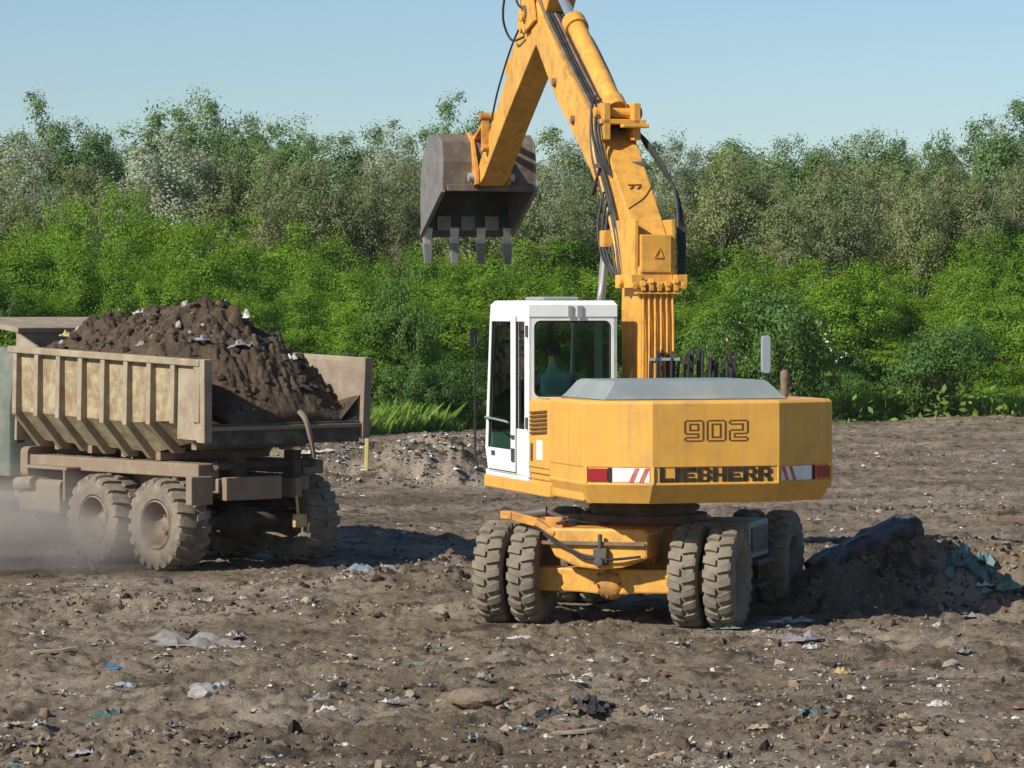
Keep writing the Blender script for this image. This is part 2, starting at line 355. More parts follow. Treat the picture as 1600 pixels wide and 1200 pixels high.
def H(x, y):
    x = np.asarray(x, float); y = np.asarray(y, float)
    wx = x+.25*(fbm(x*1.3, y*1.3, 5, 2)-.5); wy = y+.25*(fbm(x*1.3, y*1.3, 9, 2)-.5)
    z = (fbm(x*.22, y*.14, 1, 3)-.5)*.16
    m = sst(.38, .66, fbm(x*.35, y*.35, 21, 3))                       # churned patches against rolled ones
    cl = np.abs(2*fbm(wx*2.1, wy*2.1, 31, 4, .62)-1)
    z = z+(fbm(wx*.9, wy*1.2, 41, 4, .6)-.5)*.17*(.3+.7*m)+(cl-.2)*.13*(.35+.65*m)
    z = z+(fbm(wx*7, wy*7, 51, 3, .6)-.5)*.075*(.55+.45*m)
    z = z+(vn(wx*21, wy*21, 61)-.5)*.05
    f = np.ones_like(z)
    for ax_, ay_, bx_, by_ in RUTS:                                   # rolled wheel tracks
        ln = math.hypot(bx_-ax_, by_-ay_); ux, uy = (bx_-ax_)/ln, (by_-ay_)/ln; d = np.abs((x-ax_)*uy-(y-ay_)*ux)+.10*(fbm(x*.8, y*.8, 15, 2)-.5); al = (x-ax_)*ux+(y-ay_)*uy
        e = sst(-1, 1, al)*(1-sst(ln-1, ln+1, al))*sst(.30, .50, fbm(x*.5+3, y*.5, 25, 2)); k = (1-sst(.16, .26, d))*e; f = f*(1-.65*k); z = z-.045*k/np.maximum(f, .3)+.03*np.exp(-((d-.32)/.08)**2)*e+.012*k*np.sin(al*28)
    for px, py, r0, r1, hz in PADS:
        k = 1-sst(r0, r1, np.hypot(x-px, y-py)); f = f*(1-.8*k)
    z = z*f
    for hx, hy, rx, ry, a, hh, ro in HEAPS:
        dx = (x-hx)*math.cos(a)+(y-hy)*math.sin(a); dy = -(x-hx)*math.sin(a)+(y-hy)*math.cos(a)
        d = np.hypot(dx/rx, dy/ry); d = d*(.75+.5*fbm(x*1.7, y*1.7, 71, 4, .6))
        b = np.clip(1-d, 0, 1)**.85
        z = z+hh*b+b*ro*hh*(fbm(x*3.1, y*3.1, 81, 4, .62)-.5)*1.1
    L = 82+16*sst(-8, 6, x)                                           # overgrown bank at the edge of the tip
    z = z+sst(0, 10, y-L)*1.5+sst(10, 60, y-L)*.3
    return z
def h1(x, y): return float(H(np.array([x]), np.array([y]))[0])
def build_ground():
    nc, nr = 640, 1050
    s = np.linspace(-1, 1, nc); Y = 17*np.exp(np.linspace(0, math.log(175/17), nr))
    yy = np.repeat(Y[:, None], nc, 1); xx = s[None]*(yy*.195+3.5)
    zz = H(xx, yy)
    V = np.stack([xx, yy, zz], -1).reshape(-1, 3); i = np.arange(nr*nc).reshape(nr, nc)
    F = np.stack([i[:-1, :-1], i[:-1, 1:], i[1:, 1:], i[1:, :-1]], -1).reshape(-1, 4)
    tag(link('ground', npmesh('ground', V, F, True), 'ground'), kind='structure')
    # coarse sheet out to the horizon, a little lower, so the fine one lies on it
    g = np.concatenate([-np.geomspace(420, 4, 34), np.geomspace(4, 420, 34)])
    xx, yy = np.meshgrid(g, g+60); zz = np.where(yy > 98, sst(98, 114, yy)*1.0+.0, 0)-.45
    n = len(g); i = np.arange(n*n).reshape(n, n)
    F = np.stack([i[:-1, :-1], i[:-1, 1:], i[1:, 1:], i[1:, :-1]], -1).reshape(-1, 4)
    tag(link('surrounding_terrain', npmesh('surrounding_terrain', np.stack([xx, yy, zz], -1).reshape(-1, 3), F, True), 'meadow'), kind='structure')
build_ground()
# ------------------------------------------------------------------ wheels
def make_tyre(rad, wid, lugs, rim, lug_h=.03):
    mb = MB(); h = wid/2; r0 = rad-lug_h
    mb.lathe_x([(rim, -h*.72), (rim+.03, -h*.9), ((rim+r0)/2, -h*1.02), (r0-.05, -h*.98), (r0-.01, -h*.84), (r0, -h*.5), (r0+.004, 0), (r0, h*.5), (r0-.01, h*.84),
                (r0-.05, h*.98), ((rim+r0)/2, h*1.02), (rim+.03, h*.9), (rim, h*.72)], 40)
    for k in range(lugs):
        for sgn in (-1, 1):
            a = 2*math.pi*(k+(.5 if sgn > 0 else 0))/lugs; da = math.pi/lugs*.62; sk = .35*math.pi/lugs
            prof = []
            for xx, aa, hw in ((sgn*h*.06, a+sk, da*.85), (sgn*h*.70, a, da), (sgn*h*1.0, a-sk*.6, da*1.05)):
                top = rad if abs(xx) < h*.8 else rad-.028
                lo = r0-.03 if abs(xx) < h*.8 else r0-.075
                prof.append([(xx, lo*math.cos(aa-hw), lo*math.sin(aa-hw)), (xx, lo*math.cos(aa+hw), lo*math.sin(aa+hw)),
                             (xx, top*math.cos(aa+hw*.8), top*math.sin(aa+hw*.8)), (xx, top*math.cos(aa-hw*.8), top*math.sin(aa-hw*.8))])
            mb.loft(prof)
    return mb
def make_rim(rad, wid, dish, side):
    """rim with a dished disc; side = +1 when its outer face looks to +x"""
    mb = MB(); h = wid/2; s = side
    mb.lathe_x([(rad+.012, s*h*.86), (rad-.005, s*h*.92), (rad-.03, s*h*.70), (rad-.045, s*(h*.3)), (rad-.06, s*(-dish+.04)), (rad*.62, s*(-dish)), (rad*.34, s*(-dish+.02)), (rad*.30, s*(-dish+.09)), (0.001, s*(-dish+.10))], 32)
    mb.lathe_x([(rad+.01, -s*h*.9), (rad-.03, -s*h*.7), (rad-.04, s*h*.3)], 32)
    for k in range(10):
        a = 2*math.pi*k/10; y, z = rad*.47*math.cos(a), rad*.47*math.sin(a)
        mb.cyl((s*(-dish-.01), y, z), (s*(-dish+.045), y, z), .016, n=6)
    return mb
WHEEL_SRC = {}
def wheel(root, loc, key, rad, wid, lugs, rim, dish, side, tmat, rmat, rz=0, lug_h=.03):
    k = (key, side)
    if k not in WHEEL_SRC:
        w_ = make_rim(rim, wid, dish, side).build('wheel', rmat, root, smooth=True)
        t_ = make_tyre(rad, wid, lugs, rim, lug_h).build('tyre', tmat, w_, smooth=True)
        WHEEL_SRC[k] = (w_, t_); o = w_; t = t_
    else:
        w_, t_ = WHEEL_SRC[k]
        o = w_.copy(); COL.objects.link(o); o.parent = root
        t = t_.copy(); COL.objects.link(t); t.parent = o
    o.location = loc; o.rotation_euler = (random.uniform(0, 6.28), 0, rz)
    o.rotation_mode = 'XYZ'
    return o
# ------------------------------------------------------------------ excavator
def build_excavator():
    root = tag(empty('wheeled_excavator', EX), 'large yellow wheeled excavator with white cab reaching its bucket out to the dump truck', 'excavator')
    C = Matrix.Rotation(EC, 4, 'Z'); U = Matrix.Rotation(EU, 4, 'Z')
    # ---- lower carriage
    for u in (-1.25, 1.25):
        for s in (-1, 1):
            for k, v in (('in', .83), ('out', 1.19)):
                p = C@Vector((s*v, u, .508))
                wheel(root, p, 'ex'+k, .525, .285, 22, .27, .02 if k == 'out' else -.02, s if k == 'out' else -s, 'tyre_mud', 'rim_grey', EC, .034)
        mb = MB(); mb.loft([[(x, u-.13, z-hh), (x, u+.13, z-hh), (x, u+.13, z+hh), (x, u-.13, z+hh)] for x, z, hh in
                            ((-.98, .455, .115), (-.66, .455, .12), (-.30, .45, .12), (-.12, .445, .13), (.12, .445, .13), (.30, .45, .12), (.66, .455, .12), (.98, .455, .115))])
        ax = mb.build('axle', 'yellow_boom', root, C, bevel=.02)
        sg = -1 if u < 0 else 1
        MB().ball((0, u+sg*.06, .42), .165, 9, (1, .75, 1)).build('differential_housing', 'yellow_worn', ax, C, smooth=True)
        for k in range(8): a = 2*math.pi*k/8; MB().cyl((.13*math.cos(a), u+sg*.17, .43+.13*math.sin(a)), (.13*math.cos(a), u+sg*.215, .43+.13*math.sin(a)), .014, n=6).build('bolt', 'rust_steel', ax, C)
    mb = MB()
    mb.box(-.42, .42, -1.15, 1.25, .60, .97); fr = mb.build('carriage_frame', 'yellow_worn', root, C, bevel=.02)
    mb = MB()      # rounded end box between the rear wheels
    pr = [(-.56, .99), (.42, .99), (.46, .95), (.46, .70), (.20, .60), (-.02, .575), (-.28, .60), (-.50, .70), (-.58, .85)]
    mb.loft([[(x, y, z) for x, z in pr] for y in (-1.62, -1.16)])
    rb = mb.build('carriage_end_box', 'yellow_boom', root, C, bevel=.025)
    MB().bar((-.62, -1.66, .845), (.44, -1.66, .845), .03, .035).build('tie_rod', 'rust_steel', rb, C)
    m2 = MB(); m2.box(-.08, .06, -1.70, -1.62, .63, .80); m2.cyl((-.01, -1.69, .80), (-.01, -1.69, .94), .022); m2.cyl((-.01, -1.75, .66), (-.01, -1.69, .66), .045)
    m2.build('tow_coupling', 'dark_steel', rb, C, bevel=.008)
    hz = MB()
    hz.tube([(-.62, -1.6, .93), (-.5, -1.68, .86), (-.36, -1.69, .80), (-.2, -1.69, .71), (.1, -1.69, .69), (.4, -1.66, .72)], .014)
    hz.tube([(-.75, -1.5, 1.0), (-.6, -1.66, .95), (-.4, -1.68, .83), (-.22, -1.68, .74), (-.05, -1.69, .71)], .012)
    hz.tube([(-.5, -1.55, 1.03), (-.35, -1.6, 1.07), (-.2, -1.5, 1.04), (0, -1.3, 1.02)], .013)
    hz.build('hydraulic_hoses', 'rubber_hose', rb, C, smooth=True)
    lg = MB()      # support arm stubs over the left wheels
    lg.bar((-.50, -1.45, .98), (-1.02, -1.45, 1.10), .14, .09); lg.box(-1.10, -.98, -1.53, -1.39, 1.06, 1.14); lg.box(-.62, -.44, -1.55, -1.3, .97, 1.09)
    lg.bar((-.72, -1.55, 1.05), (-.50, -1.6, .92), .07, .06)
    lg.build('support_bracket', 'yellow_worn', root, C, bevel=.01)
    lg = MB(); lg.cyl((-.92, -1.42, 1.10), (-.64, -1.42, 1.14), .05, n=12); lg.cyl((-.64, -1.42, 1.14), (-.42, -1.42, 1.05), .03, n=10)
    lg.build('support_cylinder', 'dark_steel', root, C, smooth=True)
    for s in (-1, 1):
        tb = MB(); x0, x1 = sorted((s*.62, s*1.22)); tb.box(x0, x1, -.42, .46, .62, 1.0); t = tb.build('tool_box', 'grey_hood', root, C, bevel=.02)
        st = MB(); x0, x1 = sorted((s*1.0, s*1.30)); st.box(x0, x1, -.36, .40, .555, .60); st.box(x0, x1, -.30, .34, .33, .365)
        for yy in (-.28, .32): st.bar((s*1.15, yy, .60), (s*1.15, yy, .34), .03, .05)
        st.build('step', 'dark_steel', t, C, bevel=.006)
        MB().box(*sorted((s*1.222, s*1.235)), -.34, .38, .68, .94).build('lid', 'dark_steel', t, C, bevel=.005)
        sh = MB(); sh.loft([[(s*x, 1.25+.62*math.cos(R(a)), .51+.62*math.sin(R(a))) for x in (.66, 1.30)]+[(s*x, 1.25+.60*math.cos(R(a)), .51+.60*math.sin(R(a))) for x in (1.30, .66)] for a in range(25, 166, 10)])
    tt = MB(); tt.cyl((0, 0, .97), (0, 0, 1.06), .66, n=40); tt.cyl((0, 0, 1.06), (0, 0, 1.28), .55, n=40); tt.cyl((0, 0, 1.10), (0, 0, 1.14), .58, n=40)
    tt.build('slewing_ring', 'rust_steel', root, U, bevel=.006, smooth=True)
    # ---- upper structure
    pl = MB(); pl.box(-1.22, 1.22, -1.7, 1.55, 1.285, 1.44); pl.build('deck', 'yellow', root, U, bevel=.02)
    sk = MB(); sk.box(-1.262, -1.16, -.72, 1.66, 1.27, 1.40); sk.box(1.16, 1.262, -.72, 1.66, 1.27, 1.40); sk.box(-1.15, 1.15, 1.56, 1.66, 1.27, 1.40)
    sk.build('skirt', 'yellow', root, U, bevel=.012)
    def plan(i): return [(-.66, -2.2+i), (.66, -2.2+i), (1.34-i*.8, -1.90+i*.6), (1.34-i*.8, -.72), (-1.26+i*.8, -.72), (-1.26+i*.8, -1.86+i*.6)]
    def lv(i, z): return [(x, y, z) for x, y in plan(i)]
    cw = MB(); cw.loft([lv(.11, 1.275), lv(.0, 1.46), lv(0, 1.478), lv(.010, 1.482), lv(.010, 1.632), lv(0, 1.636), lv(0, 2.255), lv(.03, 2.285)])
    cwo = cw.build('counterweight', 'yellow', root, U, bevel=.016)
    def rear(i):
        return lambda u, v, w_: (u, -2.2+i-w_, v)
    def facet(s, i):
        a = Vector((s*.66, -2.2, 0)); b = Vector((1.34, -1.90, 0)) if s > 0 else Vector((-1.26, -1.86, 0)); d = (b-a).normalized(); n = Vector((d.y*s, -abs(d.x), 0)); n = Vector((s*abs(d.y), -abs(d.x), 0)).normalized()
        return lambda u, v, w_: tuple(a+d*u+n*(w_-i)+Vector((0, 0, v)))
    FL = {-1: math.hypot(.60, .34), 1: math.hypot(.68, .30)}
    for s in (-1, 1):
        f3 = facet(s, .010); fl = FL[s]
        for u0, u1 in ((fl-.035, fl+.004), (-.015, .015)):
            pf = MB(); pf.add([f3(u0, 1.47, 0), f3(u1, 1.47, 0), f3(u1, 1.64, 0), f3(u0, 1.64, 0), f3(u0, 1.47, .014), f3(u1, 1.47, .014), f3(u1, 1.64, .014), f3(u0, 1.64, .014)],
                   [(3, 2, 1, 0), (4, 5, 6, 7), (0, 1, 5, 4), (1, 2, 6, 5), (2, 3, 7, 6), (3, 0, 4, 7)]); pf.build('band_post', 'yellow', cwo, U)
    def plate(name, m, f3, pts, v_, par, th=.006):
        mb = MB(); mb.loft([[f3(a, b, 0) for a, b in pts], [f3(a, b, th) for a, b in pts]]); return mb.build(name, m, par, U)
    for s in (-1, 1):
        f3 = facet(s, .008); E = FL[s]-.04
        plate('tail_light', 'red_lens', f3, [(E-.20, 1.50), (E, 1.50), (E, 1.62), (E-.20, 1.62)], 0, cwo, .02)
        plate('light_surround', 'black', f3, [(E-.24, 1.488), (E-.205, 1.488), (E-.205, 1.628), (E-.24, 1.628)], 0, cwo, .012)
        plate('marker_board', 'sign_white', f3, [(.03, 1.488), (E-.25, 1.488), (E-.25, 1.628), (.03, 1.628)], 0, cwo, .008)
        k = s
        for q in ((.03, .075), (.13, .175)):
            a, b = q
            plate('chevron', 'sign_red', lambda u, v, w_, f3=f3: f3(u, v, w_+.009), [(a+.06, 1.490), (b+.06, 1.490), (b-.0, 1.626), (a-.0, 1.626)], 0, cwo, .003)
    G = {'L': ['110000']*5+['111111']*2, 'I': ['11']*7, 'E': ['111111', '111111', '110000', '111110', '110000', '111111', '111111'],
         'B': ['111110', '110011', '110011', '111110', '110011', '110011', '111110'], 'H': ['110011']*3+['111111']+['110011']*3,
         'R': ['111110', '110011', '110011', '111110', '110110', '110011', '110011']}
    x = -.585
    for ch in 'LIEBHERR':
        wd = .062 if ch == 'I' else .146
        mb = MB(); raster(mb, G[ch], rear(.010), x, 1.488, x+wd, 1.628, .008); mb.build('letter', 'letter_black', cwo, U); x += wd+.0125
    D = {'9': ['111111', '111111', '110011', '110011', '111111', '111111', '000011', '111111', '111111'],
         '0': ['111111', '111111', '110011', '110011', '110011', '110011', '110011', '111111', '111111'],
         '2': ['111111', '111111', '000011', '000011', '111111', '111111', '110000', '111111', '111111']}
    x = -.335
    for ch in '902':
        mb = MB(); raster(mb, D[ch], rear(0), x, 1.885, x+.205, 2.095, .004, sub=2, outline=True); mb.build('numeral', 'numeral_brown', cwo, U); x += .232
    # engine housing, side panel with louvres
    eh = MB(); eh.box(-1.24, -.30, -.725, -.02, 1.43, 2.26); eh.box(-.30, 1.24, -.725, -.30, 1.43, 2.26)
    eho = eh.build('engine_housing', 'yellow', root, U, bevel=.015)
    sp = MB(); sp.box(-1.256, -1.238, -1.84, -.75, 1.50, 2.24)  # flush service door on the counterweight side
    MB().box(-1.262, -1.236, -.715, -.03, 1.50, 2.235).build('service_door', 'yellow', eho, U, bevel=.006)
    for k in range(6):
        z = 2.14-k*.042; rot = Matrix.Rotation(R(5), 3, 'X')
        MB().box(-1.282, -1.258, -.66, -.10, z-.022, z, Matrix.Rotation(R(-3), 3, 'X')).build('louvre', 'numeral_brown', eho, U)
    MB().box(-1.268, -1.258, -.50, -.30, 1.64, 1.84).build('warning_sticker', 'sticker', eho, U)
    mb = MB(); mb.box(-1.272, -1.258, .0-.16, .0-.10, 1.62, 1.80); mb.build('door_latch', 'dark_steel', eho, U, bevel=.004)
    MB().box(-1.266, -1.2601, -.715, -.03, 1.555, 1.562).build('panel_seam', 'numeral_brown', eho, U)
    tk = MB(); tk.box(.52, 1.24, -.28, 1.50, 1.43, 2.20); tko = tk.build('tank_housing', 'yellow', root, U, bevel=.02)
    MB().cyl((.9, .8, 2.2), (.9, .8, 2.25), .07, n=16).build('filler_cap', 'black', tko, U, smooth=True)
    ho = MB(); ho.loft([[(-1.07, -1.92, 2.29), (.86, -1.92, 2.29), (.86, -.50, 2.29), (-1.07, -.50, 2.29)], [(-1.03, -1.88, 2.33), (.82, -1.88, 2.33), (.82, -.54, 2.33), (-1.03, -.54, 2.33)],
                        [(-.93, -1.80, 2.455), (.70, -1.80, 2.455), (.70, -.60, 2.455), (-.93, -.60, 2.455)], [(-.90, -1.74, 2.475), (.66, -1.74, 2.475), (.66, -.66, 2.475), (-.90, -.66, 2.475)]])
    hoo = ho.build('engine_hood', 'grey_hood', root, U, bevel=.012)
    MB().box(-1.06, .85, -1.915, -.51, 2.262, 2.29).build('hood_seal', 'black', hoo, U)
    ex = MB(); ex.cyl((1.08, -1.25, 2.25), (1.08, -1.25, 2.48), .04, n=14); ex.cyl((1.08, -1.25, 2.44), (1.12, -1.16, 2.53), .045, n=14)
    ex.build('exhaust_stack', 'rust_steel', root, U, smooth=True)
    mr = MB(); mr.loft([[(x, y, z) for x, z in rrect(1.33, 1.43, 2.50, 2.90, .035)] for y in (.05, .09)]); 
    mro = mr.build('mirror', 'mirror_grey', root, U, bevel=.006)
    am = MB(); am.tube([(1.22, .35, 2.15), (1.40, .2, 2.22), (1.42, .07, 2.35), (1.38, .07, 2.52)], .014); am.build('mirror_arm', 'black', mro, U, smooth=True)
    hr = MB(); hr.tube([(-1.26, 1.66, 1.42), (-1.34, 1.70, 1.55), (-1.35, 1.71, 2.2), (-1.35, 1.71, 2.9)], .012); hr.tube([(-1.35, 1.71, 2.75), (-1.3, 1.66, 2.85), (-1.22, 1.5, 2.95)], .01)
    hro = hr.build('mirror_pole', 'black', root, U, smooth=True)
    MB().loft([[(x, y, z) for x, z in rrect(-1.40, -1.32, 2.76, 2.98, .025)] for y in (1.73, 1.76)]).build('mirror_head', 'black', hro, U, bevel=.006)
    # ---- cab
    x0, x1 = -1.26, -.30
    FU = lambda z: 1.62-.20*max(0, (z-1.9)/1.37)         # raked front
    cab = MB()
    frame(cab, rrect(x0+.01, x1, 1.44, 3.21, .03), rrect(x0+.06, x1-.06, 2.27, 3.06, .07), lambda u, v, w_: (u, w_, v), .035)
    cab.loft([[(x0-.002, -.012, 3.10), (x1+.002, -.012, 3.10), (x1+.002, FU(3.10)-.02, 3.10), (x0-.002, FU(3.10)-.02, 3.10)],
              [(x0-.002, -.012, 3.225), (x1+.002, -.012, 3.225), (x1+.002, FU(3.2)-.02, 3.225), (x0-.002, FU(3.2)-.02, 3.225)],
              [(x0+.03, .03, 3.27), (x1-.03, .03, 3.27), (x1-.03, FU(3.25)-.08, 3.27), (x0+.03, FU(3.25)-.08, 3.27)]])
    cab.box(x0, x1, .04, 1.60, 1.40, 1.46)
    def side(x, th):    # side sheet with two windows: posts and sills
        z0, z1 = 1.44, 3.12
        def qd(a, b, c, d):
            cab.add([(x, *a), (x, *b), (x, *c), (x, *d), (x+th, *a), (x+th, *b), (x+th, *c), (x+th, *d)], [(0, 1, 2, 3), (7, 6, 5, 4), (0, 4, 5, 1), (1, 5, 6, 2), (2, 6, 7, 3), (3, 7, 4, 0)])
        qd((.0, z0), (.15, z0), (.15, z1), (.0, z1))
        qd((.47, 1.93), (.66, 1.93), (.66, z1), (.47, z1))
        qd((FU(1.76)-.09, 1.70), (FU(1.70), 1.70), (FU(z1), z1), (FU(z1)-.075, z1))
        qd((.15, z0), (1.30, z0), (1.30, 1.70), (.15, 1.70)); qd((1.30, z0), (1.50, z0), (FU(1.7), 1.70), (1.30, 1.70))
        qd((.15, 1.70), (.66, 1.70), (.66, 1.93), (.15, 1.93))
        qd((.15, 3.05), (.47, 3.05), (.47, z1), (.15, z1)); qd((.66, 3.05), (FU(3.05)-.07, 3.05), (FU(z1)-.075, z1), (.66, z1))
    side(x0, .035); side(x1-.035, .035)
    cab.box(x0+.036, x1-.036, 1.46, 1.50, 1.44, 1.85)
    cabo = cab.build('cab_shell', 'white', root, U, bevel=.008)
    def pane(name, pts): 
        mb = MB(); mb.add(pts, [tuple(range(len(pts)))]); return mb.build(name, 'glass', cabo, U)
    def framebar(pts, r=.016):
        mb = MB(); mb.tube(list(pts)+[pts[0]], r, 6, 0); return mb.build('window_seal', 'black', cabo, U)
    rw = [(u, .018, v) for u, v in rrect(x0+.062, x1-.062, 2.272, 3.058, .07)]
    pane('rear_window', rw); framebar([(u, .018, v) for u, v in rrect(x0+.066, x1-.066, 2.276, 3.054, .07)], .014)
    for xx in (x0+.018, x1-.018):
        big = [(xx, .66, 1.70), (xx, FU(1.7)-.09, 1.70), (xx, FU(3.05)-.07, 3.05), (xx, .66, 3.05)]; nar = [(xx, .15, 1.93), (xx, .47, 1.93), (xx, .47, 3.05), (xx, .15, 3.05)]
        pane('side_window', big); pane('quarter_window', nar)
        if xx < -1: framebar(big, .013); framebar(nar, .013)
    pane('windscreen', [(x0+.05, 1.50, 1.85), (x1-.05, 1.50, 1.85), (x1-.05, FU(3.08)-.02, 3.08), (x0+.05, FU(3.08)-.02, 3.08)])
    ds = MB(); ds.tube([(x0-.004, .44, 1.46), (x0-.004, .44, 3.10)], .006, 6, 0); ds.tube([(x0-.004, .44, 1.47), (x0-.004, 1.46, 1.47)], .005, 6, 0); ds.build('door_seam', 'black', cabo, U)
    hd = MB(); hd.box(x0-.02, x0-.002, .50, .62, 1.82, 1.86); hd.build('door_handle', 'dark_steel', cabo, U, bevel=.004); MB().box(x0-.016, x0-.002, .50, .60, 1.58, 1.72).build('door_lock', 'dark_steel', cabo, U, bevel=.004); MB().box(x0-.012, x0-.002, 1.24, 1.36, 1.62, 1.67).build('door_stop', 'dark_steel', cabo, U, bevel=.004)
    gr = MB(); gr.tube([(x0-.01, .70, 1.98), (x0-.05, .72, 2.0), (x0-.05, 1.42, 2.02), (x0-.01, 1.45, 2.0)], .012); gr.build('grab_rail', 'grey_hood', cabo, U, smooth=True)
    MB().box(-1.0, -.60, .35, 1.0, 3.272, 3.31).build('roof_hatch', 'grey_hood', cabo, U, bevel=.015)
    lm = MB(); lm.box(-.84, -.79, -.03, -.013, 3.085, 3.215); lm.box(-.74, -.68, -.03, -.013, 3.085, 3.215); lm.build('rear_bracket', 'grey_hood', cabo, U, bevel=.004)
    hg = MB()
    for z in (2.95, 2.0): hg.cyl((x0-.012, .03, z-.06), (x0-.012, .03, z+.06), .018, n=8)
    hg.build('door_hinge', 'dark_steel', cabo, U)
    li = MB(); li.box(x0+.036, x1-.036, .036, .05, 1.46, 2.25); li.box(x0+.04, x1-.04, .05, 1.44, 1.461, 1.50); li.build('cab_lining', 'seat_black', cabo, U)
    MB().tube([(-.62, 1.43, 1.9), (-.60, 1.38, 3.05)], .03, 6, 0).build('screen_bar', 'black', cabo, U)
    co = MB(); co.box(-1.12, -1.00, .62, 1.05, 1.5, 2.0); co.box(-.58, -.46, .62, 1.05, 1.5, 2.0); co.tube([(-1.06, 1.0, 2.0), (-1.06, 1.02, 2.15)], .015); co.tube([(-.52, 1.0, 2.0), (-.52, 1.02, 2.15)], .015)
    co.build('control_console', 'seat_black', cabo, U, bevel=.02)
    st = MB(); st.loft([[(x, y, 1.72) for x, y in rrect(-1.05, -.53, .42, .95, .08)], [(x, y, 1.86) for x, y in rrect(-1.07, -.51, .40, .97, .09)]])
    sb = rrect(-1.06, -.52, 1.84, 2.28, .12); st.loft([[(x, y-.10*(z-1.84), z) for x, z in sb] for y in (.34, .45)])
    st.box(-.95, -.63, .5, .85, 1.5, 1.72); st.build('operator_seat', 'seat_black', cabo, U, bevel=.015)
    # ---- boom (profiles in forward / height, plane v = .155)
    vc = .155; bw = .19
    bb = MB(); bb.prism_x([(.05, 1.60), (.62, 1.60), (.66, 3.2), (.62, 3.62), (.50, 3.74), (.22, 3.74), (.08, 3.60), (.03, 3.2)], vc-bw, vc+bw)
    bbo = bb.build('boom_base', 'yellow_boom', root, U, bevel=.015)
    for s in (-1, 1):
        MB().prism_x([(-.05, 1.43), (.80, 1.43), (.72, 1.95), (.45, 2.15), (.1, 2.05)], vc+s*(bw+.03)-.022, vc+s*(bw+.03)+.022).build('boom_foot_plate', 'yellow_boom', root, U, bevel=.01)
    MB().cyl((vc-.36, .33, 1.85), (vc+.36, .33, 1.85), .075, n=16).build('foot_pin', 'rust_steel', bbo, U, smooth=True)
    for k in range(6):
        x = vc-.165+k*.066
        MB().tube([(x, .03, 2.2), (x, .005, 2.4), (x, .0, 3.0), (x, .012, 3.36), (x+.02*(k-2.5), -.02, 3.46)], .014, 8, 5).build('boom_pipe', 'yellow_boom', bbo, U, smooth=True)
    fl_ = MB(); fl_.box(vc-.25, vc+.25, -.03, .05, 3.335, 3.36); 
    for k in range(7): fl_.cyl((vc-.27+.09*k, -.05, 3.45+.03*((k*7) % 3-1)), (vc-.27+.09*k, .03, 3.43), .035, n=8)
    fl_.box(vc-.31, vc-.19, -.04, .5, 3.40, 3.54); fl_.box(vc+.19, vc+.31, -.04, .5, 3.40, 3.54); fl_.cyl((vc-.36, .25, 3.47), (vc+.40, .25, 3.47), .06, n=14)
    for k in range(5): fl_.box(vc-.2+.09*k, vc-.15+.09*k, -.045, .03, 3.37, 3.44)
    fl_.build('boom_joint_block', 'yellow_boom', bbo, U, bevel=.006)
    bk = MB(); bk.box(vc-.17, vc+.17, .055, .2, 3.56, 3.96); bko = bk.build('joint_cover', 'yellow_boom', root, U, bevel=.012)
    tri = MB(); 
    for a, b in (((-.03, 3.72), (.07, 3.72)), ((.07, 3.72), (.03, 3.82)), ((.03, 3.82), (-.03, 3.72))): tri.bar((vc+a[0], .05, a[1]), (vc+b[0], .05, b[1]), .012, .012, (0, 1, 0))
    tri.build('warning_triangle', 'yellow_worn', bko, U)
    MB().box(vc-.23, vc-.18, .10, .75, 3.45, 4.12).build('joint_cheek', 'yellow_boom', root, U, bevel=.01)
    MB().box(vc+.18, vc+.23, .10, .75, 3.45, 4.12).build('joint_cheek', 'yellow_boom', root, U, bevel=.01)
    ub = MB()
    top = [(.24, 3.96), (.40, 4.14), (1.30, 5.02), (2.15, 5.54), (2.9, 6.02), (3.85, 6.72), (4.12, 6.80)]
    bot = [(.72, 3.62), (1.05, 4.05), (1.72, 4.68), (2.45, 5.18), (3.1, 5.60), (4.0, 6.36), (4.30, 6.55)]
    hw = [.175, .18, .19, .185, .18, .17, .15]
    ub.loft([[(vc-h_, t[0], t[1]), (vc+h_, t[0], t[1]), (vc+h_, b[0], b[1]), (vc-h_, b[0], b[1])] for t, b, h_ in zip(top, bot, hw)])
    ubo = ub.build('upper_boom', 'yellow_boom', root, U, bevel=.015)
    pz = MB(); d = Vector((0, .715, .70)); 
    pz.box(vc-.10, vc+.10, .98, 1.02, 4.60, 4.62)
    mk = MB(); n_ = Vector((0, -.70, .715)); c0 = Vector((vc, .72, 4.455))+n_*.008
    for a, b in ((-.07, -.02), (.01, .06)):
        mk.bar(c0+Vector((a, 0, 0)), c0+Vector((b, 0, 0))+d*.05, .016, .006, n_)
    mk.bar(c0+Vector((-.08, 0, 0))+d*.06, c0+Vector((.07, 0, 0))+d*.07, .012, .006, n_); mk.build('worn_sticker', 'numeral_brown', ubo, U)
    cr = MB(); q0 = Vector((vc-.16, .50, 4.24)); q1 = Vector((vc+.05, .62, 4.36)); q2 = Vector((vc+.17, .74, 4.475))
    cr.tube([q0, q1, q2], .008, 6, 3); cr.build('weld_seam', 'numeral_brown', ubo, U)
    for k in range(4):
        o_ = .02+.045*k
        MB().tube([(vc-.21-.03*(k % 2), .45+o_*1.2, 3.5), (vc-.22, .66+o_*2.0, 4.05), (vc-.22, .98+o_*2.0, 4.50), (vc-.22, 1.30+o_*1.6, 4.85), (vc-.20, 1.50+o_, 5.14+o_*.5), (vc-.13, 1.62+o_*.6, 5.34), (vc-.10, 1.85+o_*.4, 5.42)], .021, 7, 6).build('hydraulic_line', 'rubber_hose' if k != 2 else 'yellow_boom', ubo, U, smooth=True)
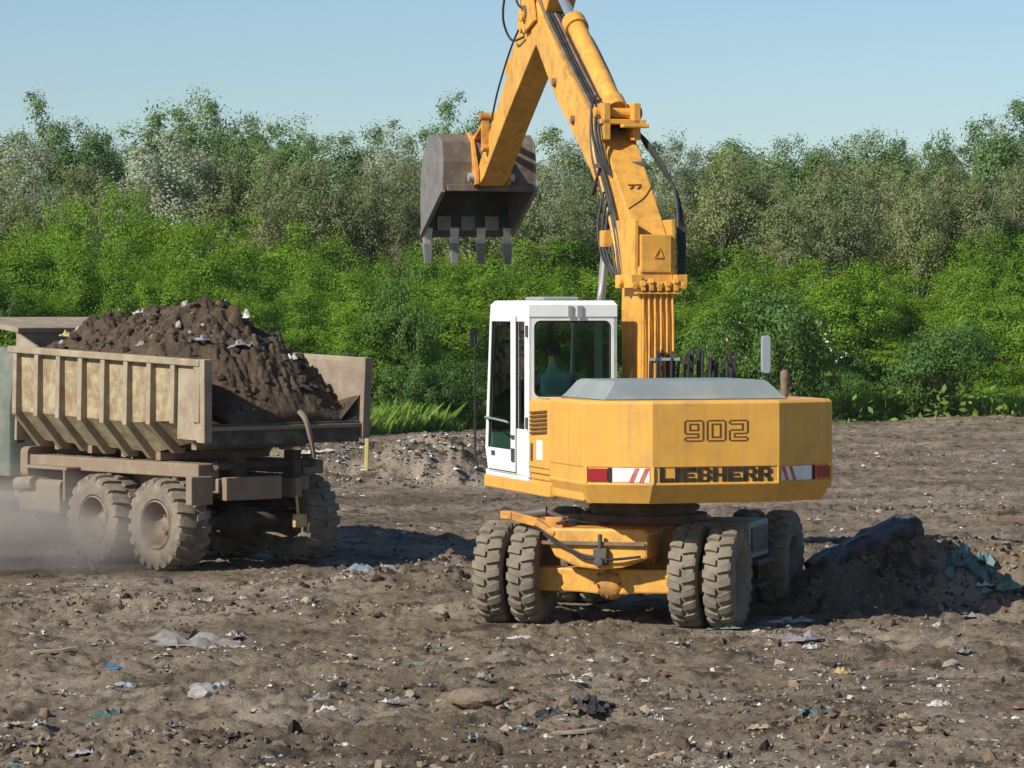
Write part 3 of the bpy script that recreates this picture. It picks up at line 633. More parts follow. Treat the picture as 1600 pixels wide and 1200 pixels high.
    for k in range(6):
        MB().tube([(vc-.17+.05*k, 1.35, 5.12), (vc-.15+.04*k, 2.1, 5.58), (vc-.14+.04*k, 2.8, 6.02), (vc-.16+.04*k, 3.5, 6.55), (vc-.2, 3.9, 7.0)], .02, 7, 6).build('hydraulic_line', 'rubber_hose' if k % 3 else 'rust_steel', ubo, U, smooth=True)
    cl = MB(); rot = Matrix.Rotation(R(43), 3, 'X'); cl.box(vc-.26, vc+.205, 1.02, 1.50, 4.50, 4.545, None); 
    cl = MB(); cl.bar((vc-.30, 1.22, 4.72), (vc+.20, .98, 4.745), .035, .05); cl.bar((vc-.235, 1.12, 4.80), (vc-.235, 1.50, 4.42), .03, .05, (1, 0, 0)); cl.build('hose_clamp', 'dark_steel', ubo, U, bevel=.005)
    bu = MB(); bu.cyl((vc-.30, .93, 3.93), (vc-.18, .93, 3.93), .075, n=14); bu.box(vc-.33, vc-.2, .84, .98, 3.84, 4.02); bu.build('cylinder_boss', 'yellow_boom', ubo, U, bevel=.01)
    hl = MB()
    for k in range(4):
        o_ = .035*k
        hl.tube([(vc+.17, 1.32, 5.12+o_), (vc+.27, 1.18+o_, 5.0), (vc+.33, .85+o_, 4.74), (vc+.36+o_*.5, .48+o_, 4.4), (vc+.33+o_*.6, .30, 3.95), (vc+.30+o_*.5, .2, 3.52)], .017, 7)
    hl.build('hose_loop', 'rubber_hose', ubo, U, smooth=True)
    hx = MB()
    for k, (dx, dy, dz) in enumerate(((-.26, 0, 0), (-.29, .05, .04), (-.24, -.06, -.03))):
        hx.tube([(vc+dx+.06, 1.02+dy, 4.62+dz), (vc+dx-.02, 1.10+dy, 4.85+dz), (vc+dx-.04, 1.20+dy, 5.12+dz), (vc+dx+.02, 1.34+dy, 5.38+dz), (vc+dx+.12, 1.52+dy, 5.46+dz)], .017)
        hx.tube([(vc+dx+.07, .72+dy, 3.50), (vc+dx-.03, .88+dy, 3.72+dz), (vc+dx-.03, 1.0+dy, 4.05+dz), (vc+dx+.04, 1.02+dy, 4.4+dz)], .015)
    hx.build('hose_bundle', 'rubber_hose', ubo, U, smooth=True)
    for k, (uu, zz) in enumerate(((2.35, 5.28), (3.05, 5.74))): MB().cyl((vc-.215, uu, zz), (vc-.17, uu, zz), .05, n=12).build('grease_cap', 'rust_steel', ubo, U, bevel=.006)
    # arm cylinder and its bracket on the boom
    br = MB(); br.box(vc-.27, vc+.24, 1.10, 1.42, 5.17, 5.225); br.box(vc-.24, vc-.16, 1.10, 1.48, 5.0, 5.40); br.box(vc+.10, vc+.18, 1.10, 1.48, 5.0, 5.40); br.cyl((vc-.30, 1.27, 5.30), (vc+.24, 1.27, 5.30), .06, n=14)
    br.box(vc-.05, vc+.25, 1.02, 1.12, 5.13, 5.17)
    br.build('cylinder_bracket', 'yellow_boom', ubo, U, bevel=.01)
    ac = MB(); A0 = Vector((vc-.03, 1.27, 5.32)); A1 = Vector((vc-.03, 2.82, 6.40)); A2 = Vector((vc-.03, 3.52, 6.90))
    ac.cyl(A0, A1, .105, n=20); ac.cyl(A1-(A1-A0).normalized()*.14, A1+(A1-A0).normalized()*.03, .135, n=20); ac.cyl(A0, A0+(A1-A0).normalized()*.2, .125, n=20)
    aco = ac.build('arm_cylinder', 'yellow_boom', root, U, smooth=True)
    MB().cyl(A1, A2, .058, n=16).build('piston_rod', 'chrome', aco, U, smooth=True)
    MB().tube([A0+Vector((.105, .15, .06)), A0+Vector((.12, .6, .41)), A1+Vector((.12, -.35, -.25)), A1+Vector((.09, -.12, -.10))], .018).build('cylinder_pipe', 'rust_steel', aco, U, smooth=True)
    # lift cylinder left of the boom: bright rod above the cab roof
    for s in (-1, 1):
        lc = MB(); L0 = Vector((vc+s*.27, 1.55, 1.60)); L1 = Vector((vc+s*.27, 1.22, 2.85)); L2 = Vector((vc+s*.27, .93, 3.93))
        lc.cyl(L0, L1, .085, n=18); lc.cyl(L1-Vector((0, 0, .08)), L1, .10, n=18); lo = lc.build('lift_cylinder', 'yellow_boom', root, U, smooth=True)
        MB().cyl(L1, L2, .045, n=14).build('piston_rod', 'chrome', lo, U, smooth=True)
    # ---- stick
    sv = vc+.01; sw = .165
    a = Vector((0, 3.25, 7.08)); b_ = Vector((0, 6.30, 4.78)); d = (b_-a).normalized(); n_ = Vector((0, -d.z, d.y))      # n_ points up / outward
    if n_.z < 0: n_ = -n_
    L = (b_-a).length; stn = [(0, .06, .10), (.35, .26, .22), (.95, .30, .30), (1.45, .26, .25), (2.6, .17, .17), (L-.18, .13, .13), (L+.06, .08, .08)]
    sk = MB(); sk.loft([[tuple(a+d*t+n_*up+Vector((sv-sw, 0, 0))), tuple(a+d*t+n_*up+Vector((sv+sw, 0, 0))), tuple(a+d*t-n_*dn+Vector((sv+sw, 0, 0))), tuple(a+d*t-n_*dn+Vector((sv-sw, 0, 0)))] for t, up, dn in stn])
    sko = sk.build('stick', 'yellow_boom', root, U, bevel=.014)
    pv = MB(); pv.cyl((vc-.24, 4.12, 6.62), (vc+.24, 4.12, 6.62), .085, n=16); pv.build('stick_pin', 'rust_steel', sko, U, smooth=True)
    for s in (-1, 1):
        MB().prism_x([(3.75, 6.5), (4.2, 6.38), (4.42, 6.6), (4.3, 6.85), (3.9, 6.9)], vc+s*.20-.018, vc+s*.20+.018).build('boom_head_plate', 'yellow_boom', ubo, U, bevel=.008)
    bc0 = a+d*.55+n_*.42; bc1 = a+d*2.25+n_*.36; bc2 = a+d*3.05+n_*.33
    bc = MB(); bc.cyl(bc0+Vector((sv-.03, 0, 0)), bc1+Vector((sv-.03, 0, 0)), .085, n=18); bc.cyl(bc1+Vector((sv-.03, 0, 0))-d*.12, bc1+Vector((sv-.03, 0, 0)), .105, n=18)
    bco = bc.build('bucket_cylinder', 'yellow_boom', root, U, smooth=True)
    MB().cyl(bc1+Vector((sv-.03, 0, 0)), bc2+Vector((sv-.03, 0, 0)), .045, n=12).build('piston_rod', 'chrome', bco, U, smooth=True)
    er = MB(); e0 = a+d*.5
    for s in (-1, 1): er.bar(e0+n_*.2+Vector((sv+s*.1, 0, 0)), e0+n_*.5+Vector((sv+s*.1, 0, 0)), .04, .25, d)
    er.build('cylinder_ear', 'yellow_boom', sko, U, bevel=.008)
    hs = MB(); P = lambda t, u_, v_: tuple(a+d*t+n_*u_+Vector((sv+v_, 0, 0)))
    hs.tube([P(.3, .1, -.22), P(.55, .35, -.34), P(.95, .52, -.38), P(1.35, .40, -.36), P(1.5, .2, -.26), P(1.25, .02, -.20)], .014)
    hs.tube([P(.2, .15, -.2), P(.45, .4, -.30), P(.8, .50, -.33), P(1.0, .32, -.28), P(.9, .1, -.20)], .014)
    hs.tube([P(.9, .26, -.1), P(1.6, .34, -.16), P(2.4, .28, -.18), P(2.9, .2, -.17)], .012)
    hs.build('stick_hoses', 'rubber_hose', sko, U, smooth=True)
    eb = MB(); eb.cyl(P(1.0, .12, -.28), P(1.0, .12, -.16), .06, n=12); eb.cyl(P(1.12, .22, -.26), P(1.12, .22, -.16), .04, n=12); eb.bar(P(.85, .30, -.20), P(1.3, .18, -.20), .05, .16); eb.build('valve_block', 'yellow_boom', sko, U, bevel=.006)
    # linkage
    lk = MB(); J = bc2; K = Vector((0, 6.62, 5.20)); S = a+d*(L-.55)+n_*.02
    for s in (-1, 1):
        x = sv+s*.20
        lk.bar(J+Vector((x, 0, 0)), S+Vector((x, 0, 0)), .05, .10, (1, 0, 0))
        lk.bar(J+Vector((x-s*.06, 0, 0)), K+Vector((x-s*.06, 0, 0)), .05, .10, (1, 0, 0))
    lk.cyl(J+Vector((sv-.27, 0, 0)), J+Vector((sv+.27, 0, 0)), .05, n=12); lk.cyl(S+Vector((sv-.25, 0, 0)), S+Vector((sv+.25, 0, 0)), .05, n=12)
    lk.build('bucket_linkage', 'yellow_worn', root, U, bevel=.008)
    # ---- bucket
    bcn = sv-.0; hwid = .57
    outer = [(6.40, 4.64), (6.38, 4.98), (6.44, 5.22), (6.62, 5.33), (7.02, 5.33), (7.30, 5.12), (7.42, 4.80), (7.44, 4.45), (7.40, 4.12)]
    cen = Vector((6.98, 4.78)); inner = [tuple(cen+(Vector(p)-cen)*(1-.035/((Vector(p)-cen).length))) for p in outer]
    sh = MB()
    for x0_, x1_ in ((bcn-hwid, bcn+hwid),):
        ring = outer+inner[::-1]; n = len(outer)
        V = [(x0_, *p) for p in outer]+[(x0_, *p) for p in inner]+[(x1_, *p) for p in outer]+[(x1_, *p) for p in inner]; F = []
        for k in range(n-1):
            F += [(k, k+1, 2*n+k+1, 2*n+k), (n+k, 3*n+k, 3*n+k+1, n+k+1), (k, n+k, n+k+1, k+1), (2*n+k, 2*n+k+1, 3*n+k+1, 3*n+k)]
        F += [(0, 2*n, 3*n, n), (n-1, 2*n-1, 4*n-1, 3*n-1)]
        sh.add(V, F)
    sho = sh.build('bucket_shell', 'bucket_back', root, U)
    ins = MB(); inn2 = [tuple(cen+(Vector(p)-cen)*(1-.040/((Vector(p)-cen).length))) for p in outer]
    ins.add([(bcn-hwid+.03, *p) for p in inn2]+[(bcn+hwid-.03, *p) for p in inn2], [(k, k+1, n+k+1, n+k) for k in range(n-1)]); ins.build('bucket_shade_liner', 'bucket_inside_shaded', sho, U)  # inner sheet carrying the painted shade
    for s in (-1, 1):
        x = bcn+s*hwid
        MB().prism_x(outer, *sorted((x, x+s*.03))).build('side_plate', 'bucket_side', sho, U, bevel=.006)
        c2 = MB(); c2.bar((x+s*.018, 6.40, 4.64), (x+s*.018, 7.40, 4.12), .055, .07); c2.build('side_cutter', 'bucket_side', sho, U, bevel=.006)
    MB().bar((bcn-hwid+.03, 6.375, 4.66), (bcn+hwid-.03, 6.375, 4.66), .05, .08).build('shell_lip', 'bucket_back', sho, U, bevel=.008)
    lp = MB(); lp.bar((bcn-hwid-.02, 7.39, 4.10), (bcn+hwid+.02, 7.39, 4.12), .04, .06, (0, 0, 1)); lp.build('cutting_edge', 'dark_steel', sho, U, bevel=.006)
    for k in range(4):
        x = bcn-hwid+.05+k*(2*hwid-.10)/3
        ad = MB(); ad.loft([[(x-.065, 7.35, 4.20), (x+.065, 7.35, 4.20), (x+.065, 7.46, 4.20), (x-.065, 7.46, 4.20)], [(x-.045, 7.37, 3.96), (x+.04, 7.37, 3.96), (x+.04, 7.43, 3.96), (x-.04, 7.43, 3.96)]]); t = ad.build('tooth', 'tooth_steel', sho, U, bevel=.008)
        tp = MB(); tp.loft([[(x-.058, 7.34, 4.0), (x+.058, 7.34, 4.0), (x+.058, 7.45, 4.0), (x-.058, 7.45, 4.0)], [(x-.045, 7.35, 3.74), (x+.045, 7.35, 3.74), (x+.045, 7.37, 3.74), (x-.045, 7.37, 3.74)]]); tp.build('tooth_tip', 'bucket_side', t, U, bevel=.006)
    for k in range(3):
        x = bcn-.31+k*.31
        MB().box(x-.09, x+.09, 7.355, 7.372, 4.16, 4.34).build('reflection_plate', 'bucket_side', sho, U, bevel=.004)  # paler squares stand in for reflections inside the bucket
    for s in (-1, 1):
        x = bcn+s*.20
        MB().prism_x([(6.44, 4.66), (6.22, 4.70), (6.24, 4.88), (6.36, 5.10), (6.46, 5.30), (6.66, 5.36), (6.74, 5.2)], x-.025, x+.025).build('bucket_ear', 'yellow_worn', sho, U, bevel=.006)
    pn = MB(); pn.cyl((bcn-.29, 6.31, 4.79), (bcn+.29, 6.31, 4.79), .055, n=12); pn.build('bucket_pin', 'tooth_steel', sho, U, smooth=True); pn = MB(); pn.cyl((bcn-.27, 6.62, 5.22), (bcn+.27, 6.62, 5.22), .05, n=12); pn.build('bucket_pin', 'tooth_steel', sho, U, smooth=True)
    # valve hoses behind the hood
    rr = random.Random(3)
    hv = MB()
    for k in range(22):
        x = vc-.12+.92*k/21+rr.uniform(-.02, .02); y = rr.uniform(-.25, -.02); t = rr.uniform(2.62, 2.76)
        hv.tube([(x, y, 2.2), (x+rr.uniform(-.01, .01), y, t-.1), (x+.03, y+.05, t), (x+.06, y+.16, t-.05), (x+.07, y+.22, 2.4), (x+.07, y+.24, 2.1)], rr.uniform(.013, .02), 6, 4)
    hv.build('valve_hoses', 'rubber_hose', root, U, smooth=True)
    vb = MB(); vb.box(vc-.1, vc+.8, -.26, .04, 1.44, 2.38); vb.build('valve_block', 'dark_steel', root, U, bevel=.01)
    MB().bar((vc-.16, -.22, 2.66), (vc+.16, -.22, 2.66), .02, .03).build('hose_rail', 'mirror_grey', root, U)
build_excavator()
# ------------------------------------------------------------------ operator
def skin_figure(name, joints, edges, zones, mats, parent=None, M=None):
    me = bpy.data.meshes.new(name+'_skeleton'); me.from_pydata([j[0] for j in joints], edges, []); o = bpy.data.objects.new(name+'_skeleton', me); COL.objects.link(o)
    s = o.modifiers.new('skin', 'SKIN'); s.use_smooth_shade = True
    for i, j in enumerate(joints):
        r = j[1]; me.skin_vertices[0].data[i].radius = r if isinstance(r, tuple) else (r, r); me.skin_vertices[0].data[i].use_root = (i == 0)
    sb = o.modifiers.new('sub', 'SUBSURF'); sb.levels = 2; sb.render_levels = 2
    dg = bpy.context.evaluated_depsgraph_get(); m2 = bpy.data.meshes.new_from_object(o.evaluated_get(dg)); bpy.data.objects.remove(o)
    pts = [Vector(j[0]) for j in joints]
    for m_ in mats: m2.materials.append(MATS[m_])
    for p in m2.polygons:
        c = p.center; best = 9; zi = 0
        for (a, b), z in zip(edges, zones):
            ab = pts[b]-pts[a]; t = max(0, min(1, (c-pts[a]).dot(ab)/max(ab.length_squared, 1e-6))); q = (c-(pts[a]+ab*t)).length
            if q < best: best = q; zi = z
        p.material_index = zi; p.use_smooth = True
    if M is not None: m2.transform(M)
    m2.name = name; ob = bpy.data.objects.new(name, m2); COL.objects.link(ob)
    return ob
def build_operator():
    # upper-structure coordinates: x right, y forward; seat cushion top at 1.86
    x = -.80; y = .62
    J = [((x, y, 1.98), .15), ((x, y-.03, 2.18), .145), ((x, y-.01, 2.38), (.17, .12)), ((x, y+.01, 2.50), (.12, .09)), ((x, y+.03, 2.60), .055), ((x, y+.045, 2.70), (.078, .092)), ((x, y+.04, 2.80), .07)]
    E = [(0, 1), (1, 2), (2, 3), (3, 4), (4, 5), (5, 6)]; Z = [1, 0, 0, 0, 2, 2]
    def add(p, r): J.append((p, r)); return len(J)-1
    for s in (-1, 1):
        sh = add((x+s*.17, y+.0, 2.455), .078); el = add((x+s*.26, y+.10, 2.22), .048); wr = add((x+s*.27, y+.35, 2.15), .032); pa = add((x+s*.265, y+.42, 2.155), .030)
        E += [(2, sh), (sh, el), (el, wr), (wr, pa)]; Z += [0, 0, 2, 2]
        for f, (dx, ln) in enumerate(((-.03, .040), (-.01, .048), (.01, .045), (.03, .036))):
            k0 = add((x+s*(.265+dx), y+.455, 2.160), .0095); k1 = add((x+s*(.265+dx), y+.455+ln*.8, 2.148), .009); k2 = add((x+s*(.265+dx), y+.45+ln*.9, 2.118), .008)
            E += [(pa, k0), (k0, k1), (k1, k2)]; Z += [2, 2, 2]
        t0 = add((x+s*.225, y+.415, 2.145), .010); t1 = add((x+s*.215, y+.45, 2.125), .009); E += [(pa, t0), (t0, t1)]; Z += [2, 2]
        hp = add((x+s*.10, y+.06, 1.955), .095); kn = add((x+s*.15, y+.50, 1.98), .068); an = add((x+s*.15, y+.58, 1.60), .045); to = add((x+s*.16, y+.74, 1.555), .038)
        E += [(0, hp), (hp, kn), (kn, an), (an, to)]; Z += [1, 1, 1, 3]
    M = Matrix.Translation(EX)@Matrix.Rotation(EU, 4, 'Z')
    o = skin_figure('person', J, E, Z, ['shirt', 'trousers', 'skin', 'seat_black'], M=M)
    tag(o, 'person in a blue-green shirt sitting at the controls inside the white cab', 'person')
    hr = MB(); V = []; 
    hr.ball((x, y+.02, 2.755), .095, 10, (.92, 1.0, .98)); ho = hr.build('hair', 'hair', o, M, smooth=True)
    me = ho.data; bm = bmesh.new(); bm.from_mesh(me); Mi = M.inverted()
    kill = [v for v in bm.verts if (lambda p: p.y > y+.075 and p.z < 2.79 or p.z < 2.685)(Mi@v.co)]
    bmesh.ops.delete(bm, geom=kill, context='VERTS'); bm.to_mesh(me); bm.free()
    fc = MB()
    fc.loft([[(x+a*.014, y+.125+q, z) for a, q in ((-1, 0), (1, 0), (0, .03))] for z in (2.675, 2.72)])
    fc.build('nose', 'skin', o, M, smooth=True)
    for s in (-1, 1):
        MB().ball((x+s*.032, y+.128, 2.725), .011, 6).build('eye', 'seat_black', o, M, smooth=True)
        MB().ball((x+s*.084, y+.035, 2.70), .028, 6, (.4, .7, 1.1)).build('ear', 'skin', o, M, smooth=True)
    MB().ball((x, y+.125, 2.648), .02, 6, (1.2, .4, .35)).build('mouth', 'rust_steel', o, M, smooth=True)
build_operator()
# ------------------------------------------------------------------ dump truck
BY0, BY1 = -1.0, 3.1
def bed_prof(y):       # outer half profile (x, z) at station y: floor edge, knee, top; the floor rises to the tail
    lift = .34*max(0, (.5-y)/1.5)
    return [(.84, 1.36+lift), (1.19, 1.74+lift*.35), (1.21, 2.52)]
BEDM = Matrix.Translation((0, BY0, 1.6))@Matrix.Rotation(R(1.8), 4, 'X')@Matrix.Translation((0, -BY0, -1.6))
def build_truck():
    root = tag(empty('dump_truck', TR, TY), 'dusty beige three-axle dump truck with ribbed open-ended bed full of dark soil', 'truck')
    for y in (0, 1.35):
        for s in (-1, 1):
            wheel(root, (s*.99, y, .55), 'tr', .575, .47, 20, .29, .02, s, 'truck_tyre', 'rim_dusty', 0, .034)
        ax = MB(); ax.cyl((-1.0, y, .55), (1.0, y, .55), .10, n=14); axo = ax.build('axle', 'chassis_dark', root, smooth=True)
        MB().ball((0, y, .56), .24, 8, (1, 1, .95)).build('differential_housing', 'chassis_dark', axo, smooth=True)
    for s in (-1, 1): wheel(root, (s*.99, 5.2, .55), 'tr', .575, .47, 20, .29, .02, s, 'truck_tyre', 'rim_dusty', 0, .032)
    MB().cyl((-.95, 5.2, .5), (.95, 5.2, .5), .08, n=12).build('axle', 'chassis_dark', root, smooth=True)
    for s in (-1, 1):
        MB().box(s*.42-.05, s*.42+.05, -.75, 6.6, .86, 1.10).build('chassis_rail', 'chassis_dusty', root, bevel=.008)
        ls = MB()
        for k in range(4): ls.bar((s*.62, -.35+.07*k, .70+.04*k), (s*.62, 1.70-.07*k, .70+.04*k), .10, .03)
        ls.build('leaf_spring', 'chassis_dark', root)
        sf = MB(); sf.box(s*.80-.16, s*.80+.16, -.55, 3.2, 1.13, 1.30); sf.box(s*.62-.08, s*.62+.08, -.6, 3.2, .94, 1.12); sf.build('subframe', 'chassis_dusty', root, bevel=.015)
        if s < 0: MB().box(s*1.02-.16, s*1.02+.16, -.72, -.60, .82, 1.16).build('mudflap_board', 'chassis_dusty', root, bevel=.01)
        mg = MB(); mg.box(s*.98-.2, s*.98+.2, 1.98, 3.0, 1.14, 1.18); mg.box(s*.98-.2, s*.98+.2, 2.02, 2.06, .75, 1.14); mg.build('mudguard', 'chassis_dusty', root, bevel=.01)
        ft = MB(); ft.loft([[(x, y, z) for x, z in rrect(s*.80-.24, s*.80+.24, .55, 1.0, .08)] for y in (2.35, 3.3)]); ft.build('fuel_tank', 'chassis_dusty', root, bevel=.01)
    MB().box(-.72, .12, -.80, -.70, .86, 1.14).build('rear_crossmember', 'chassis_dusty', root, bevel=.01)
    tl = MB(); tl.box(.28, .46, -.86, -.80, .50, .66); tl.bar((.37, -.80, .64), (.37, -.76, .88), .03, .03); tl.build('rear_lamp', 'trash_yellow', root, bevel=.008)
    hy = MB(); hy.cyl((0, 2.2, .8), (0, 2.6, 1.36), .10, n=14); hy.build('tipping_cylinder', 'chassis_dark', root, smooth=True)
    ps = MB(); ps.cyl((0, .2, .6), (0, 1.2, .6), .06, n=10); ps.cyl((0, 1.5, .6), (0, 4.2, .9), .06, n=10); ps.build('drive_shaft', 'chassis_dark', root, smooth=True)
    hn = MB(); hn.cyl((-.75, -.62, 1.28), (.75, -.62, 1.28), .06, n=12)
    for s in (-1, 1): hn.box(s*.42-.06, s*.42+.06, -.72, -.52, 1.10, 1.44)
    hn.build('bed_hinge', 'chassis_dark', root, bevel=.006)
    # ---- bed
    ys = [BY0, -.5, 0, .5, 1.2, 2.2, BY1]
    fl = MB(); fl.loft([[(-p[0][0], y, p[0][1]), (p[0][0], y, p[0][1]), (p[0][0], y, p[0][1]+.05), (-p[0][0], y, p[0][1]+.05)] for y in ys for p in (bed_prof(y),)])
    flo = fl.build('bed_floor', 'bed_rear_shaded', root, BEDM)
    for k in range(5):
        y = -.3+.75*k; p = bed_prof(y); MB().box(-p[0][0], p[0][0], y-.05, y+.05, p[0][1]-.10, p[0][1]-.002).build('cross_rib', 'chassis_dusty', flo, BEDM)
    for s in (-1, 1):
        sw = MB(); sw.loft([[(s*p[0][0], y, p[0][1]), (s*p[1][0], y, p[1][1]), (s*p[2][0], y, p[2][1]), (s*(p[2][0]-.035), y, p[2][1]), (s*(p[1][0]-.035), y, p[1][1]+.012), (s*(p[0][0]-.035), y, p[0][1]+.045)] for y in ys for p in (bed_prof(y),)])
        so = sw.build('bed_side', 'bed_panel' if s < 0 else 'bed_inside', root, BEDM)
        MB().box(*sorted((s*1.18, s*1.30)), BY0, BY1+.1, 2.49, 2.575).build('top_rail', 'bed_paint', so, BEDM, bevel=.012)
        n = 9
        for k in range(n):
            y = BY0+.06+(BY1-BY0-.12)*k/(n-1); hwid = .045 if k else .065; p = bed_prof(y); rb = MB()
            rb.loft([[(s*px, y+q, pz) for q in (-hwid, hwid)]+[(s*(px+ox), y+q, pz-oz) for q in (hwid, -hwid)] for px, pz, ox, oz in
                     ((p[0][0]-.10, p[0][1]-.02, .015, .06), (p[0][0], p[0][1]-.0, .055, .08), (p[1][0], p[1][1], .095, .03), (p[2][0], p[2][1]-.03, .075, 0))])
            rb.build('rib', 'bed_paint', so, BEDM, bevel=.006)
        MB().box(*sorted((s*1.205, s*1.235)), BY0+.07, BY0+.50, 1.60, 2.49).build('tail_plate', 'bed_paint', so, BEDM, bevel=.006)
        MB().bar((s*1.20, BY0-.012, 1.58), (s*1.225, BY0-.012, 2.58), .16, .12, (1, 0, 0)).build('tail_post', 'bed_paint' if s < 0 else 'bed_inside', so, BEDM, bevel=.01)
    tl = MB(); z0 = bed_prof(BY0)[0][1]; tl.box(-1.13, 1.13, BY0-.05, BY0+.02, z0-.16, z0+.10); tlo = tl.build('tail_lip', 'bed_rear_shaded', root, BEDM, bevel=.01)
    MB().box(-1.16, 1.16, BY0-.08, BY0-.05, z0+.02, z0+.07).build('lip_strip', 'chassis_dusty', tlo, BEDM, bevel=.006)
    ch = MB(); ch.tube([(.20, BY0-.04, 1.93), (.24, BY0-.12, 1.82), (.32, BY0-.12, 1.58), (.38, BY0-.10, 1.36)], .035, 6, 4); ch.build('hanging_strap', 'chassis_dusty', tlo, smooth=True)
    hb = MB(); hb.box(-1.20, 1.20, BY1, BY1+.05, 1.36, 2.80); hbo = hb.build('headboard', 'bed_inside', root, BEDM, bevel=.01)
    cn = MB(); cn.loft([[(-1.22, BY1-.02, 2.74), (1.22, BY1-.02, 2.74), (1.22, BY1-.02, 2.81), (-1.22, BY1-.02, 2.81)], [(-1.16, BY1+1.35, 2.84), (1.16, BY1+1.35, 2.84), (1.16, BY1+1.35, 2.90), (-1.16, BY1+1.35, 2.90)]])
    cn.build('cab_shield', 'bed_paint', root, BEDM, bevel=.01)
    for s in (-1, 1):
        MB().prism_x([(BY1-.5, 2.57), (BY1, 2.57), (BY1, 2.74)], s*1.2-.02, s*1.2+.02).build('shield_gusset', 'bed_paint', hbo, BEDM)
    # ---- cab and bonnet
    cb = MB(); cb.loft([[(x, y, 1.02) for x, y in rrect(-1.15, 1.15, 3.35, 5.0, .08, 2)], [(x, y, 1.9) for x, y in rrect(-1.16, 1.16, 3.34, 5.02, .09, 2)], [(x, y, 2.55) for x, y in rrect(-1.05, 1.05, 3.40, 4.85, .10, 2)], [(x, y, 2.68) for x, y in rrect(-.95, .95, 3.48, 4.72, .12, 2)]])
    cbo = cb.build('cab', 'truck_green', root, smooth=True)
    for s in (-1, 1):
        f = lambda u, v, w_: (s*(1.163-.11*max(0, (v-1.9)/.65)+w_), u, v)
        MB().add([f(3.95, 1.92, .006), f(4.72, 1.92, .006), f(4.62, 2.46, .006), f(3.98, 2.46, .006)], [(0, 1, 2, 3)]).build('door_window', 'black', cbo)
        mb = MB(); mb.box(*sorted((s*1.15, s*1.172)), 3.86, 3.875, 1.15, 1.88); mb.box(*sorted((s*1.155, s*1.19)), 3.92, 4.05, 1.72, 1.76); mb.build('door_handle', 'chassis_dark', cbo)
        fd = MB(); fd.loft([[(s*x, 5.2+.72*math.cos(R(a)), .58+.72*math.sin(R(a))) for x in (.72, 1.18)]+[(s*x, 5.2+.69*math.cos(R(a)), .58+.69*math.sin(R(a))) for x in (1.18, .72)] for a in range(10, 171, 16)]); fd.build('fender', 'truck_green', root)
        hl = MB(); hl.cyl((s*.85, 6.3, 1.15), (s*.85, 6.42, 1.15), .12, n=14); hl.build('headlight', 'mirror_grey', root, smooth=True)
    rwn = MB(); rwn.add([(-.55, 3.352, 2.0), (.55, 3.352, 2.0), (.5, 3.385, 2.42), (-.5, 3.385, 2.42)], [(0, 1, 2, 3)]); rwn.build('rear_window', 'black', cbo)
    vt = MB()
    for k in range(3): vt.box(-1.05+.0*k, -.93, 3.328, 3.345, 1.45+.1*k, 1.50+.1*k)
    vt.build('vent', 'chassis_dark', cbo)
    bn = MB(); bn.loft([[(x, 5.0, z) for x, z in rrect(-.72, .72, 1.0, 1.92, .12, 2)], [(x, 6.1, z) for x, z in rrect(-.60, .60, 1.0, 1.78, .14, 2)], [(x, 6.45, z) for x, z in rrect(-.55, .55, .95, 1.65, .14, 2)]]); bn.build('bonnet', 'truck_green', root, smooth=True)
    MB().box(-1.2, 1.2, 6.6, 6.78, .62, .86).build('bumper', 'chassis_dusty', root, bevel=.02)
    at = MB(); at.loft([[(x, y, z) for x, z in rrect(-1.0, -.55, 1.0, 1.4, .08)] for y in (3.15, 3.32)]); at.build('air_tank', 'chassis_dusty', root)
    jb = MB(); jb.bar((-1.05, 3.3, .80), (-.7, 3.5, .74), .10, .12); jb.cyl((-1.05, 2.9, .95), (-1.05, 3.3, .92), .09, n=10); jb.build('battery_step', 'chassis_dusty', root, bevel=.01)
build_truck()
